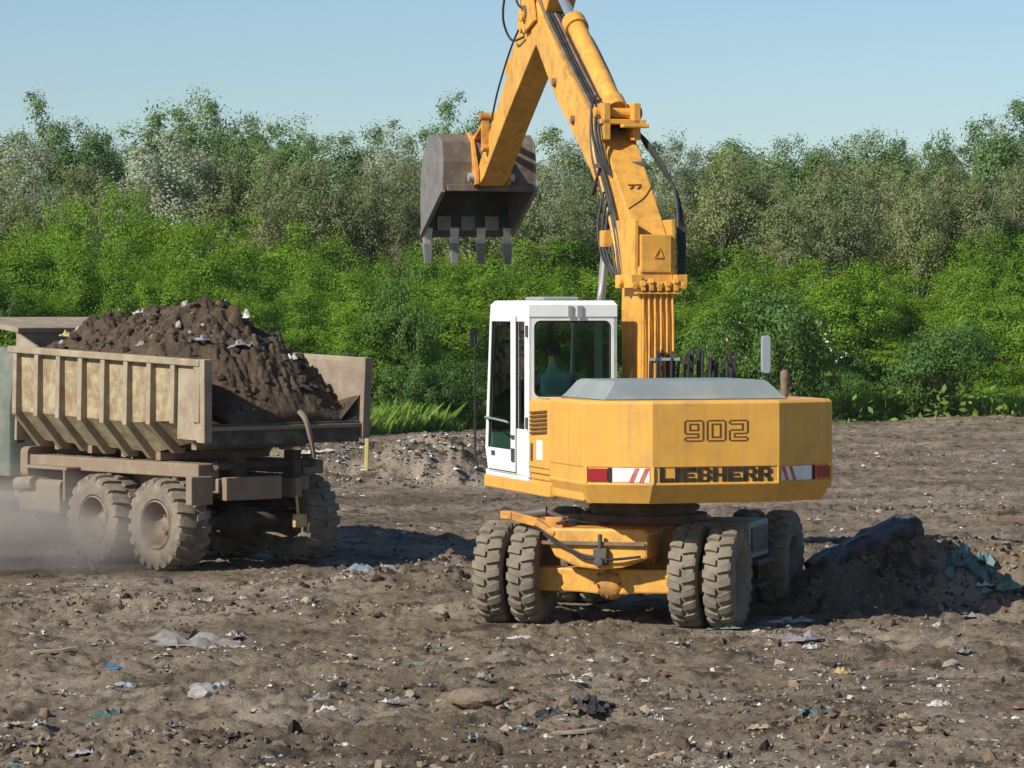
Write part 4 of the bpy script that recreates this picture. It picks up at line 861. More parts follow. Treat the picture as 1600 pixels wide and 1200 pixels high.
def build_load():
    nx, ny = 150, 240; M = Matrix.Translation(TR)@Matrix.Rotation(TY, 4, 'Z')@BEDM
    X, Y = np.meshgrid(np.linspace(-1.165, 1.165, nx), np.linspace(BY0-.02, BY1-.03, ny))
    ax = np.abs(X)
    ridge = np.interp(Y, [-1.02, -.8, -.5, 0, .4, .75, 1.2, 1.7, 2.4, 2.8, 3.1], [1.92, 2.18, 2.52, 2.90, 3.10, 3.22, 3.08, 3.02, 3.04, 2.80, 2.55])
    edge = np.interp(Y, [-1.02, -.6, -.2, .3, 3.1], [1.76, 1.98, 2.24, 2.46, 2.47])
    t = np.clip(ax/1.165, 0, 1); Z = edge+(ridge-edge)*np.clip(1-t**1.6, 0, 1)
    nz = (fbm(X*2.2+5, Y*2.2, 3, 5, .6)-.5)*.50+(np.abs(2*fbm(X*5, Y*5, 13, 3, .6)-1)-.25)*.14+(vn(X*22, Y*22, 4)-.5)*.04
    Z = Z+nz*np.clip((1-t)*4, 0, 1)*np.clip((Y-BY0+.1)*2, .3, 1)
    lift = .34*np.clip((.5-Y)/1.5, 0, None); fz = np.where(ax < .80, 1.42+lift, 1.42+lift+(ax-.80)*1.0)
    Z = np.maximum(Z, np.where(ax > 1.12, fz, fz))
    V = np.stack([X, Y, Z], -1).reshape(-1, 3); i = np.arange(nx*ny).reshape(ny, nx)
    F = np.stack([i[:-1, :-1], i[:-1, 1:], i[1:, 1:], i[1:, :-1]], -1).reshape(-1, 4)
    # close the underside so the heap is a solid body
    V2 = V.copy(); V2[:, 2] = np.where(np.abs(V[:, 0]) < .8, 1.425, 1.425+(np.abs(V[:, 0])-.8))+np.maximum(0, .34*(.5-V[:, 1])/1.5); V2[:, 2] = np.minimum(V2[:, 2], V[:, 2]-.002)
    n = nx*ny; b = np.concatenate([i[0], i[1:, -1], i[-1, ::-1][1:], i[::-1, 0][1:]])
    S = np.stack([b[:-1], b[:-1]+n, b[1:]+n, b[1:]], -1)
    me = npmesh('soil_load', np.concatenate([V, V2]), np.concatenate([F, F[:, ::-1]+n, S]), True)
    o = link('soil_load', me, 'load_soil'); o.matrix_world = M
    tag(o, 'tall heap of dark brown soil and rubbish piled in the truck bed', 'soil heap')
    return lambda x, y: float(Z[np.argmin(abs(Y[:, 0]-y)), np.argmin(abs(X[0]-x))]), M
LOADZ, LOADM = build_load()
# ------------------------------------------------------------------ scattered clods and crumbs
ICO = np.array([(0, .526, .851), (0, -.526, .851), (0, .526, -.851), (0, -.526, -.851), (.526, .851, 0), (-.526, .851, 0), (.526, -.851, 0), (-.526, -.851, 0), (.851, 0, .526), (.851, 0, -.526), (-.851, 0, .526), (-.851, 0, -.526)])
def hull_faces(P):
    out = []
    for a in range(12):
        for b in range(12):
            for c in range(12):
                if a < b and a < c and b != c:
                    n = np.cross(P[b]-P[a], P[c]-P[a])
                    if all(np.dot(n, P[k]-P[a]) < 1e-6 for k in range(12) if k not in (a, b, c)) and np.linalg.norm(n) > .1: out.append((a, b, c))
    return np.array(out)
ICF = hull_faces(ICO)
def rotmats(n, tilt=math.pi):
    q = RNG.normal(size=(n, 4)); q /= np.linalg.norm(q, axis=1, keepdims=True); a, b, c, d = q.T
    return np.stack([np.stack([1-2*(c*c+d*d), 2*(b*c-a*d), 2*(b*d+a*c)], -1), np.stack([2*(b*c+a*d), 1-2*(b*b+d*d), 2*(c*d-a*b)], -1), np.stack([2*(b*d-a*c), 2*(c*d+a*b), 1-2*(b*b+c*c)], -1)], 1)
def scatter_xy(n, y0=21.0, y1=80, p=1.7):
    """even in the picture rather than on the plan: more near, fewer far"""
    u = RNG.random(n); y = (y0**-p+(y1**-p-y0**-p)*u)**(-1/p); x = RNG.uniform(-1, 1, n)*(y*.172+1.2); return x, y
def near_machine(x, y, r=.7):
    k = np.zeros(len(x), bool)
    for px, py, *_ in PADS: k |= np.hypot(x-px, y-py) < r
    return k
def build_clods():
    x, y = scatter_xy(24000)
    den = fbm(x*.5, y*.5, 21, 3); keep = RNG.random(len(x)) < sst(.42, .66, den)*.9+.08; x, y = x[keep], y[keep]; k = ~near_machine(x, y, .5); x, y = x[k], y[k]
    # extra rubble on heaps
    for hx, hy, rx, ry, a, hh, ro in HEAPS:
        n = int(420*min(3, rx*ry)*min(1.5, 40/hy)); r = np.sqrt(RNG.random(n))*1.05; th = RNG.uniform(0, 6.28, n); x = np.concatenate([x, hx+r*rx*np.cos(th)]); y = np.concatenate([y, hy+r*ry*np.sin(th)])
    n = len(x); s = .006+.016*RNG.random(n)**2+.05*RNG.random(n)**12
    P = ICO[None]*(1+.8*(RNG.random((n, 12, 1))-.5))*(s[:, None]*np.stack([RNG.uniform(.7, 1.4, n), RNG.uniform(.6, 1.2, n), RNG.uniform(.35, .8, n)], 1))[:, None, :]
    P = np.einsum('nij,nkj->nki', rotmats(n), P); z = H(x, y)+s*.05
    P += np.stack([x, y, z], -1)[:, None]
    base = np.array([(.19, .135, .09), (.09, .062, .042), (.27, .215, .155), (.045, .034, .026), (.33, .29, .24)])[RNG.choice(5, n, p=[.36, .24, .14, .22, .04])]
    tint = np.repeat(base*RNG.uniform(.75, 1.25, (n, 1)), 12, 0)
    F = (ICF[None]+12*np.arange(n)[:, None, None]).reshape(-1, 3)
    o = link('soil_clods', npmesh('soil_clods', P.reshape(-1, 3), F, False, tint), 'clod'); tag(o, 'small clods and stones strewn over the churned brown ground', 'soil clods', kind='stuff')
build_clods()
def sheet_verts(seed, n=6, crump=.35):
    r = np.random.default_rng(seed); g = np.linspace(-.5, .5, n); X, Y = np.meshgrid(g, g)
    X = X+r.normal(0, .05, X.shape); Y = Y+r.normal(0, .05, X.shape); N = r.normal(0, 1, X.shape); N = (N+np.roll(N, 1, 0)+np.roll(N, 1, 1)+.5*np.roll(N, -1, 0))/1.8; Z = np.abs(N)*crump*.30
    edge = (np.abs(X) > .4) | (np.abs(Y) > .4); Z = np.where(edge, Z*.35, Z)
    cut = r.random(X.shape) < .0
    i = np.arange(n*n).reshape(n, n); F = np.stack([i[:-1, :-1], i[:-1, 1:], i[1:, 1:], i[1:, :-1]], -1).reshape(-1, 4)
    F = F[r.random(len(F)) > .10]
    return np.stack([X, Y*r.uniform(.5, .95), Z], -1).reshape(-1, 3), F
def build_litter():
    """bits of litter too small to pick apart"""
    x, y = scatter_xy(26000, 21, 85, 1.35); keep = RNG.random(len(x)) < sst(.46, .62, fbm(x*.7, y*.7, 91, 3))*.95+.06; x, y = x[keep], y[keep]; k = ~near_machine(x, y, .5); x, y = x[k], y[k]
    for hx, hy, rx, ry, n in ((-2.4, 62, 2.6, 2.6, 1500), (-.7, 61.5, 1.7, 2, 800), (-4.4, 62.5, 1.8, 2.4, 800), (5.2, 36.3, 1.4, 1.0, 90), (-1.0, 38.9, 1.1, .9, 300), (-3.9, 35.9, 1.2, .6, 160), (-2.2, 35.4, 1.3, .5, 160), (9, 60, 5, 12, 300), (4.2, 36.2, .9, .7, 60)):
        r = np.sqrt(RNG.random(n)); th = RNG.uniform(0, 6.28, n); x = np.concatenate([x, hx+r*rx*np.cos(th)]); y = np.concatenate([y, hy+r*ry*np.sin(th)])
    n = len(x); s = (.013+.042*RNG.random(n)**3.5)*np.clip(y/45, .8, 1.5); V = []; F = []; T = []
    pal = np.array([(.58, .56, .52), (.36, .34, .31), (.22, .28, .31), (.05, .05, .055), (.40, .32, .16), (.30, .19, .14), (.12, .24, .22)]); pc = RNG.choice(7, n, p=[.30, .30, .08, .16, .05, .08, .03])
    G = np.array([(-.5, -.4, 0), (0, -.5, .25), (.5, -.35, .05), (-.5, .35, .1), (.05, .45, .35), (.5, .4, 0)])
    P = G[None]*np.stack([s*RNG.uniform(.7, 2, n), s*RNG.uniform(.5, 1.3, n), s*RNG.uniform(.5, 1.5, n)], 1)[:, None]; P = P+RNG.normal(0, .12, P.shape)*s[:, None, None]
    a = RNG.uniform(0, 6.28, n); tl = RNG.normal(0, .4, n); c, q = np.cos(a), np.sin(a)
    Rz = np.stack([np.stack([c, -q, 0*c], -1), np.stack([q, c, 0*c], -1), np.stack([0*c, 0*c, 1+0*c], -1)], 1); ct, stt = np.cos(tl), np.sin(tl)
    Rx = np.stack([np.stack([1+0*c, 0*c, 0*c], -1), np.stack([0*c, ct, -stt], -1), np.stack([0*c, stt, ct], -1)], 1)
    P = np.einsum('nij,njk,nlk->nli', Rz, Rx, P)+np.stack([x, y, H(x, y)+.012], -1)[:, None]
    F = (np.array([(0, 1, 4, 3), (1, 2, 5, 4)])[None]+6*np.arange(n)[:, None, None]).reshape(-1, 4)
    o = link('litter_bits', npmesh('litter_bits', P.reshape(-1, 3), F, False, np.repeat(pal[pc]*RNG.uniform(.8, 1.15, (n, 1)), 6, 0)), 'litter')
    tag(o, 'tiny flecks of paper and plastic trodden into the soil', 'litter', kind='stuff')
build_litter()
# ------------------------------------------------------------------ rubbish one can pick out
SHEETS = {}
def sheet_mesh(k, crump):
    if (k, crump) not in SHEETS:
        V, F = sheet_verts(100+k, 9, crump); SHEETS[(k, crump)] = npmesh('scrap', V, F, True); SHEETS[(k, crump)].materials.append(None)
    return SHEETS[(k, crump)]
def scrap(name, x, y, size, colour, label, cat, group=None, crump=.35, stretch=1.0, rz=None, zoff=0, k=None, zs=1.0):
    o = bpy.data.objects.new(name, sheet_mesh(random.randrange(8) if k is None else k, crump)); COL.objects.link(o)
    o.material_slots[0].link = 'OBJECT'; o.material_slots[0].material = MATS['trash_'+colour]
    o.location = (x, y, h1(x, y)+.004+zoff); o.scale = (size*stretch, size, size*zs); o.rotation_euler = (random.uniform(-.15, .15), random.uniform(-.15, .15), random.uniform(0, 6.28) if rz is None else rz)
    return tag(o, label, cat, group)
def lump(name, x, y, size, m, label, cat, seed, group=None, sc=(1, .8, .6), sink=.2):
    r = np.random.default_rng(seed); bm = bmesh.new(); bmesh.ops.create_icosphere(bm, subdivisions=3, radius=.5)
    for v in bm.verts:
        d = v.co.normalized(); f = 1+.35*(float(fbm(np.array([d.x*1.6+seed]), np.array([d.y*1.6+d.z*2.1]), seed, 3)[0])-.5)*2+r.normal(0, .02); v.co = Vector((d.x*sc[0], d.y*sc[1], d.z*sc[2]))*.5*f*size
    for f in bm.faces: f.smooth = False
    me = bpy.data.meshes.new(name); bm.to_mesh(me); bm.free(); o = link(name, me, m); o.location = (x, y, h1(x, y)+size*sc[2]*(.5-sink)); o.rotation_euler = (0, 0, r.uniform(0, 6)); return tag(o, label, cat, group)
def plank(name, x, y, L, wd, th, m, label, cat, rz, tilt=.06, group=None):
    mb = MB(); r = random.Random(int(x*100)); n = 7
    mb.loft([[(L*(k/(n-1)-.5), wd/2*(s1)+r.uniform(-.2, .2)*wd*.3, th*s2+.25*th*math.sin(k*1.3)) for s1, s2 in ((-1, 0), (1, 0), (1, 1), (-1, 1))] for k in range(n)])
    o = mb.build(name, m); o.location = (x, y, h1(x, y)+.01); o.rotation_euler = (0, -tilt, rz); return tag(o, label, cat, group)
def px(w_, y): return w_*EYE/(y-HOR)        # metres covered by w_ photo pixels at a ground row
def at(x, y): return gp(x, y)
named = [
 ('plastic_sheet', 305, 1008, 120, 'grey', 'wide crumpled grey plastic sheet on the dirt before the truck', 'sheet', .45, 1.7, 0.1),
 ('cloth_rag', 176, 1046, 22, 'blue', 'small bright blue rag standing out of the dirt', 'rag', .6, 1, None),
 ('plastic_scrap', 198, 1066, 34, 'pale_blue', 'pale blue plastic scrap beside the bright blue rag', 'scrap', .4, 1.3, None),
 ('plastic_bag', 168, 1112, 62, 'teal', 'dark teal plastic bag half buried in the dirt', 'bag', .45, 1.4, None),
 ('plastic_sheet', 595, 908, 95, 'pale_blue', 'torn blue-grey tarpaulin on rubble beside the excavator wheels', 'tarpaulin', .4, 1.4, .2),
 ('paper_scrap', 527, 1040, 28, 'yellow', 'yellow paper scrap lying on bare dirt', 'scrap', .35, 1.4, .4),
 ('plastic_sheet', 665, 1042, 66, 'green', 'flat green plastic sheet trodden into the dirt', 'sheet', .16, 1.7, .0),
 ('plastic_bag', 868, 1132, 64, 'black', 'black rubbish bag lying torn in the foreground dirt', 'bag', .5, 1.2, None),
 ('plastic_bag', 925, 1128, 70, 'black', 'black bag remains beside a pale curved strip', 'bag', .6, 1.1, None),
 ('paper_strip', 1030, 1112, 80, 'white', 'long white paper strip on the foreground dirt', 'strip', .15, 2.2, .15),
 ('plastic_bag', 1275, 1142, 58, 'teal', 'pale teal plastic bag with white corner', 'bag', .4, 1.3, .1),
 ('plastic_bag', 1562, 952, 66, 'green', 'green and white bag at the edge of the excavator shadow', 'bag', .55, 1.3, .1),
 ('plastic_scrap', 1540, 952, 26, 'white', 'white film scrap stuck to the green bag', 'scrap', .5, 1, None),
 ('cardboard_piece', 1435, 1102, 52, 'tan', 'flat tan cardboard piece on the dirt', 'cardboard', .12, 1.6, .1),
 ('paper_scrap', 1320, 1056, 30, 'yellow', 'pale yellow crumpled paper ball on the dirt', 'paper', .5, 1, None),
 ('paper_strip', 1240, 1068, 52, 'white', 'thin white strip leaning on a clod', 'strip', .1, 2.8, .35),
 ('paper_strip', 1560, 1160, 70, 'white', 'thin pale strip across the dirt far from the wheels', 'strip', .1, 3.0, -.05),
 ('plastic_scrap', 688, 1157, 40, 'white', 'off-white plastic lump in the foreground dirt', 'scrap', .4, 1.2, None),
 ('plastic_scrap', 540, 1158, 36, 'white', 'white plastic scrap beside a dark hollow', 'scrap', .35, 1.3, None),
 ('cardboard_piece', 265, 1162, 60, 'tan', 'tan cardboard sheet crushed into the foreground dirt', 'cardboard', .3, 1.3, None),
 ('plastic_scrap', 66, 1176, 34, 'yellow', 'yellow plastic scrap next to a lilac rag', 'scrap', .4, 1.1, None),
 ('cloth_rag', 130, 1178, 40, 'lilac', 'faded lilac rag in the foreground dirt', 'rag', .4, 1.1, None),
 ('plastic_sheet', 30, 1190, 50, 'teal', 'pale teal sheet beside the yellow scrap', 'sheet', .3, 1.4, None),
 ('plastic_scrap', 312, 1032, 40, 'white', 'white scrap beside the wide grey sheet', 'scrap', .5, 1.1, None),
 ('paper_scrap', 1000, 1056, 26, 'white', 'small white folded paper on the dirt behind the black bags', 'paper', .5, 1.3, None),
 ('cloth_rag', 1030, 1062, 40, 'rust', 'rust red rag near a white folded paper', 'rag', .3, 1.3, None),
 ('plastic_sheet', 800, 1000, 60, 'white', 'white film caught in front of the left wheels', 'film', .25, 1.8, .1),
 ('plastic_sheet', 1130, 985, 60, 'green', 'green film trampled before the right wheels', 'film', .25, 1.6, .1),
 ('plastic_sheet', 1225, 972, 80, 'white', 'white paper shreds along the shadow edge behind the wheels', 'paper', .3, 2.0, .05),
 ('plastic_sheet', 1250, 1005, 70, 'lilac', 'greyish film lump on the dirt behind the right wheels', 'film', .35, 1.4, None),
 ('plastic_scrap', 262, 914, 16, 'black', 'small black rag sticking up in front of the truck wheels', 'rag', 1.4, .8, None),
 ('plastic_sheet', 560, 990, 60, 'grey', 'dull grey film lying flat left of the excavator', 'film', .2, 1.8, .0),
 ('plastic_scrap', 470, 1015, 30, 'tan', 'pale tan scrap right of the wide grey sheet', 'scrap', .5, 1, None),
 ('plastic_scrap', 1500, 1000, 44, 'black', 'black scrap on dirt past the shadow', 'scrap', .5, 1.2, None),
]
for nm, x, y, wp, colr, lab, cat, cr, stc, rz in named:
    X, Y = at(x, y); scrap(nm, X, Y, px(wp, y)/max(1, stc)*1.05, colr, lab, cat, None, cr, stc, rz)
X, Y = at(745, 1118); lump('earth_block', X, Y, .34, 'soil', 'large block of pale dried earth in the foreground', 'earth block', 5, None, (1.5, .7, .48), .3)
X, Y = at(318, 1092); lump('crushed_bundle', X, Y, .34, 'trash_grey', 'round crushed grey bundle on the dirt', 'bundle', 9, None, (1.1, .8, .5))
X, Y = at(900, 1158); plank('bent_strip', X, Y, .44, .06, .02, 'trash_tan', 'pale curved strip beside the black bags', 'strip', .35)
X, Y = at(85, 1018); plank('wood_board', X, Y, .44, .07, .025, 'trash_tan', 'pale flat board lying on the dirt near the grey sheet', 'board', .45)
X, Y = at(1405, 1075); plank('wood_board', X, Y, .30, .05, .025, 'chassis_dark', 'dark rotten board near the tan cardboard', 'board', .1)
X, Y = at(1280, 1085); plank('wood_board', X, Y, .25, .05, .03, 'chassis_dark', 'short dark board between the strips', 'board', -.5)
X, Y = at(620, 1100); plank('wood_board', X, Y, .30, .03, .02, 'trash_grey', 'thin grey stick left of the large earth block', 'stick', .2)
# lumps of rubbish on the mound and the torn sheet hanging over it
def draped(name, pts, m, label, cat, sub=9, amp=.05, seed=1, lift=.04):
    """a sheet laid over the terrain inside a quadrilateral on the plan"""
    r = np.random.default_rng(seed); a, b, c, d = [np.array(p, float) for p in pts]; g = np.linspace(0, 1, sub); V = []
    for v in g:
        for u in g:
            p = (a*(1-u)+b*u)*(1-v)+(d*(1-u)+c*u)*v; p = p+r.normal(0, .02, 2)*(.5 if 0 < u < 1 and 0 < v < 1 else 1.6); V.append((p[0], p[1], h1(p[0], p[1])+lift+abs(r.normal(0, amp))))
    i = np.arange(sub*sub).reshape(sub, sub); F = np.stack([i[:-1, :-1], i[:-1, 1:], i[1:, 1:], i[1:, :-1]], -1).reshape(-1, 4); F = F[r.random(len(F)) > .06]
    o = link(name, npmesh(name, np.array(V), F, False), m); sd_ = o.modifiers.new('thickness', 'SOLIDIFY'); sd_.thickness = .012
    return tag(o, label, cat)
draped('torn_sheet', [(4.6, 35.75), (5.15, 35.9), (5.1, 36.15), (4.72, 36.05)], 'trash_teal', 'teal torn plastic sheet on the shaded dirt mound', 'sheet', 11, .05, 4, .03)
def leaning_slab():
    r = random.Random(8); mb = MB(); a = Vector((3.25, 36.05, .34)); b = Vector((4.32, 36.40, .86)); n = 9; L = []
    d = (b-a).normalized(); x = d.cross(Vector((0, 0, 1))).normalized(); y = x.cross(d)
    for k in range(n):
        c = a.lerp(b, k/(n-1)); L.append([c+x*(sx*(.30+r.uniform(-.06, .06)))+y*(sy*(.13+r.uniform(-.035, .035))) for sx, sy in ((-1, -1), (-.2, -1.1), (.5, -1), (1, -.7), (1, .8), (.3, 1.05), (-.4, .95), (-1, 1))])
    mb.loft(L); tag(mb.build('rubble_block', 'trash_black', bevel=.02), 'long dark block leaning up out of the shaded dirt mound', 'rubble')
leaning_slab()
X, Y = 4.55, 36.6; lump('earth_block', X, Y, .34, 'chassis_dark', 'dark lump of earth on top of the shaded mound', 'earth block', 21, None, (1.2, .8, .7))
X, Y = 4.75, 36.5; lump('crushed_bundle', X, Y, .24, 'trash_lilac', 'small lilac bundle on top of the shaded mound', 'bundle', 23, None, (1, .8, .6))
# many small scraps, countable but alike
kinds = [('paper_scrap', 'white', 'small white paper scrap lying on the churned dirt', 'scrap', 'small white scraps on the dirt', 80), ('plastic_scrap', 'grey', 'small grey plastic scrap lying on the churned dirt', 'scrap', 'small grey scraps on the dirt', 66),
         ('plastic_scrap', 'black', 'small black plastic scrap lying on the churned dirt', 'scrap', 'small black scraps on the dirt', 44), ('plastic_scrap', 'pale_blue', 'small pale blue scrap lying on the churned dirt', 'scrap', 'small pale blue scraps on the dirt', 14),
         ('paper_scrap', 'tan', 'small tan cardboard scrap lying on the churned dirt', 'scrap', 'small tan scraps on the dirt', 30), ('cloth_rag', 'rust', 'small reddish rag lying on the churned dirt', 'rag', 'small reddish rags on the dirt', 14)]
for nm, colr, lab, cat, grp, n in kinds:
    xs, ys = scatter_xy(n*3, 23, 45, 1.2); ok = ~near_machine(xs, ys, .75); xs, ys = xs[ok][:n], ys[ok][:n]
    for x, y in zip(xs, ys): scrap(nm, x, y, random.uniform(.05, .15), colr, lab, cat, grp, random.choice((.35, .6)), random.uniform(.8, 1.6))
for nm, colr, lab, n in (('film_scrap', 'white', 'white film scrap on the rubble heap behind the cab', 26), ('film_scrap', 'pale_blue', 'pale blue film scrap on the rubble heap behind the cab', 16)):
    for k in range(n):
        x = random.gauss(-2.2, 1.2); y = random.gauss(61.3, .9); scrap(nm, x, y, random.uniform(.08, .2), colr, lab, 'scrap', 'film scraps on the rubble heap', .5, random.uniform(.8, 1.8))
X, Y = -3.6, 61.4; scrap('film_scrap', X, Y, .40, 'white', 'widest white film on the rubble heap above the truck wheel', 'film', None, .35, 1.7, 0)
# rubbish poking from the load
for k, (lx, ly, sz, colr, lab) in enumerate(((-.35, 1.55, .22, 'pale_blue', 'pale blue scrap on the side of the soil load'), (-.1, 1.9, .28, 'white', 'white film on the ridge of the soil load'), (-.2, 2.85, .2, 'white', 'white scrap at the headboard end of the soil load'),
        (-.1, -.25, .30, 'grey', 'grey crumpled bag at the tail of the soil load'), (-.55, .0, .26, 'pale_blue', 'pale blue bag low on the tail of the soil load'), (.25, .25, .22, 'white', 'thin white strip below the peak of the soil load'),
        (.45, .1, .26, 'black', 'black bag behind the peak of the soil load'), (.55, -.35, .18, 'white', 'white scrap on the right slope of the soil load'), (-.75, 2.6, .2, 'yellow', 'yellow scrap on the soil load by the headboard'), (.55, -.75, .24, 'black', 'black scrap at the tail lip under the soil load'),
        (-.9, 1.5, .2, 'black', 'black scrap over the bed rail on the soil load'), (-.9, .7, .16, 'lilac', 'lilac scrap over the bed rail on the soil load'))):
    p = LOADM@Vector((lx, ly, LOADZ(lx, ly)-.01)); o = scrap('load_scrap', p.x, p.y, sz, colr, lab, 'scrap', None, .6, 1.2); o.location.z = p.z
# clods on the load
def build_load_clods():
    n = 1000; lx = RNG.uniform(-1.05, 1.05, n); ly = RNG.uniform(BY0+.05, BY1-.1, n); lz = np.array([LOADZ(a, b) for a, b in zip(lx, ly)]); s = .010+.055*RNG.random(n)**4
    P = np.einsum('nij,nkj->nki', rotmats(n), ICO[None]*(1+.5*(RNG.random((n, 12, 1))-.5))*s[:, None, None]*np.array([1.2, .9, .7])); W = np.array([LOADM@Vector(q) for q in zip(lx, ly, lz+s*.2)]); P += W[:, None]
    base = np.array([(.09, .058, .038), (.045, .032, .024), (.15, .11, .075), (.36, .34, .31)])[RNG.choice(4, n, p=[.46, .34, .15, .05])]
    o = link('load_clods', npmesh('load_clods', P.reshape(-1, 3), (ICF[None]+12*np.arange(n)[:, None, None]).reshape(-1, 3), False, np.repeat(base, 12, 0)), 'clod'); tag(o, 'crumbs and clods on the soil heap in the truck bed', 'soil clods', kind='stuff')
build_load_clods()
# marker stake by the rubble heap
sx, sy = (572-800)/FPX*60.5, 60.5
st = MB(); st.loft([[(x, y, z) for x, y in rrect(-.035, .035, -.03, .03, .01, 1)] for z in (-.25, .80)]); st.loft([[(x, y, .80) for x, y in rrect(-.035, .035, -.03, .03, .01, 1)], [(x*.3, y*.3, .87) for x, y in rrect(-.035, .035, -.03, .03, .01, 1)]])
so = st.build('marker_stake', 'stake_wood', None); so.location = (sx, sy, h1(sx, sy)); so.rotation_euler = (.0, R(2), 0); tag(so, 'thin yellow wooden stake standing at the rubble heap behind the truck', 'stake')
# ------------------------------------------------------------------ vegetation
def leaves(C, S, seed, up=.0, aspect=.5, N=None):
    r = np.random.default_rng(seed); n = len(C)
    if N is not None:                    # leaves face outward from their twig, loosely
        N = N+r.normal(0, .45, (n, 3)); N /= np.linalg.norm(N, axis=1, keepdims=True)+1e-6; a = np.cross(N, r.normal(size=(n, 3))); a /= np.linalg.norm(a, axis=1, keepdims=True)+1e-6; b = np.cross(N, a)
        V = np.stack([C-a*S[:, None], C+b*S[:, None]*aspect, C+a*S[:, None], C-b*S[:, None]*aspect], 1).reshape(-1, 3); return V, np.arange(4*n).reshape(n, 4)
    a = r.normal(size=(n, 3)); a /= np.linalg.norm(a, axis=1, keepdims=True); b = r.normal(size=(n, 3)); b[:, 2] += up; b = np.cross(a, b); b /= np.linalg.norm(b, axis=1, keepdims=True)
    a = a*S[:, None]; b = b*S[:, None]*aspect
    V = np.stack([C-a, C+b, C+a, C-b], 1).reshape(-1, 3); F = np.arange(4*n).reshape(n, 4); return V, F
def plant_mesh(name, seed, height, crown_lo, rx, clumps, per, cr, leaf, top_spike=0, lobes=5, droop=0, shell=.55):
    """crown of leaf clumps on limbs; returns (foliage mesh, wood mesh)"""
    r = np.random.default_rng(seed); rr = random.Random(seed)
    hc = height-crown_lo; lob = []
    for k in range(lobes):
        a = 6.28*k/lobes+r.uniform(-.5, .5); q = r.uniform(.25, .62); lob.append((rx*q*math.cos(a), rx*q*math.sin(a), crown_lo+hc*r.uniform(.25, .72), rx*r.uniform(.42, .72), hc*r.uniform(.20, .36)))
    lob.append((r.uniform(-.1, .1)*rx, r.uniform(-.1, .1)*rx, crown_lo+hc*.74, rx*.55, hc*.27)); lob.append((0, 0, crown_lo+hc*.40, rx*.7, hc*.38))
    for k in range(top_spike): lob.append((r.uniform(-.6, .6)*rx, r.uniform(-.6, .6)*rx, height-hc*r.uniform(.04, .16), rx*.16, hc*.12))
    wts = np.array([l[3]**2*l[4] for l in lob])**.75; wts /= wts.sum(); CC = []
    for k in r.choice(len(lob), clumps, p=wts):
        d = r.normal(size=3); d /= np.linalg.norm(d); rad = (shell+(1-shell)*r.random())*r.uniform(.75, 1.12); l = lob[k]; CC.append((l[0]+d[0]*l[3]*rad, l[1]+d[1]*l[3]*rad, max(.15, l[2]+d[2]*l[4]*rad)))
    CC = np.array(CC); CR = cr*r.uniform(.55, 1.3, clumps)
    idx = np.repeat(np.arange(clumps), per); off = r.normal(size=(len(idx), 3))*np.array([1, 1, .75])*.55; C = CC[idx]+off*CR[idx][:, None]; C[:, 2] = np.maximum(C[:, 2]-droop*np.linalg.norm(off[:, :2], axis=1)**2*.1, .05)
    S = leaf*r.uniform(.6, 1.35, len(idx)); Nn = off*.8+(C-np.array([0, 0, crown_lo+hc*.45]))/np.array([rx, rx, hc*.5])*.7+np.array([0, 0, .45]); V, F = leaves(C, S, seed+1, .6, .5, Nn)
    ct = r.random(clumps); t = np.clip(.55*ct[idx]+.45*r.random(len(idx)), 0, 1); tint = np.repeat(np.repeat(t[:, None], 3, 1), 4, 0)
    fol = npmesh(name+'_foliage', V, F, False, tint)
    mb = MB(); tr = .012*height+.03; top = (r.uniform(-.2, .2), r.uniform(-.2, .2), crown_lo+hc*.75)
    mb.tube([(0, 0, -.25), (r.uniform(-.1, .1), r.uniform(-.1, .1), crown_lo*.6+.2), (top[0]*.5, top[1]*.5, crown_lo+hc*.35), top], lambda q: tr*(1-.8*q), 6, 4)
    for k in r.choice(clumps, min(clumps, 26), replace=False):
        e = CC[k]; z0 = min(max(.1, e[2]-r.uniform(.25, .5)*hc), top[2]); f = z0/max(top[2], .1); s0 = (top[0]*f*f, top[1]*f*f, z0)
        mb.tube([s0, ((s0[0]+e[0])/2, (s0[1]+e[1])/2, (z0+e[2])/2-.05*hc*r.random()), tuple(e)], lambda q: tr*.35*(1-.8*q), 5, 3)
    ob = mb.build(name+'_wood', 'bark'); wood = ob.data; bpy.data.objects.remove(ob); return fol, wood
def protos(kind, n, **k): return [plant_mesh(kind+str(i), 1000+sum(map(ord, kind))*7+i*13, **k) for i in range(n)]
PR = {'wood': protos('wood', 4, height=10, crown_lo=2.2, rx=2.4, clumps=190, per=125, cr=.50, leaf=.075, top_spike=5, lobes=7),
      'silver': protos('silver', 2, height=8, crown_lo=1.6, rx=2.1, clumps=170, per=100, cr=.45, leaf=.062, top_spike=3, lobes=7),
      'olive': protos('olive', 4, height=7.5, crown_lo=2.4, rx=1.5, clumps=130, per=85, cr=.42, leaf=.055, top_spike=4, lobes=6),
      'locust': protos('locust', 5, height=4.5, crown_lo=.35, rx=1.5, clumps=180, per=110, cr=.36, leaf=.048, top_spike=5, lobes=7, shell=.4),
      'dark': protos('dark', 3, height=2.4, crown_lo=.1, rx=1.35, clumps=140, per=90, cr=.26, leaf=.042, top_spike=3, lobes=7),
      'weed': protos('weed', 3, height=1.1, crown_lo=.02, rx=.62, clumps=80, per=60, cr=.16, leaf=.026, top_spike=4, lobes=6, shell=.2)}
for kd in ('olive', 'silver'):
    for f, w_ in PR[kd]: w_.materials.clear(); w_.materials.append(MATS['bark_pale'])
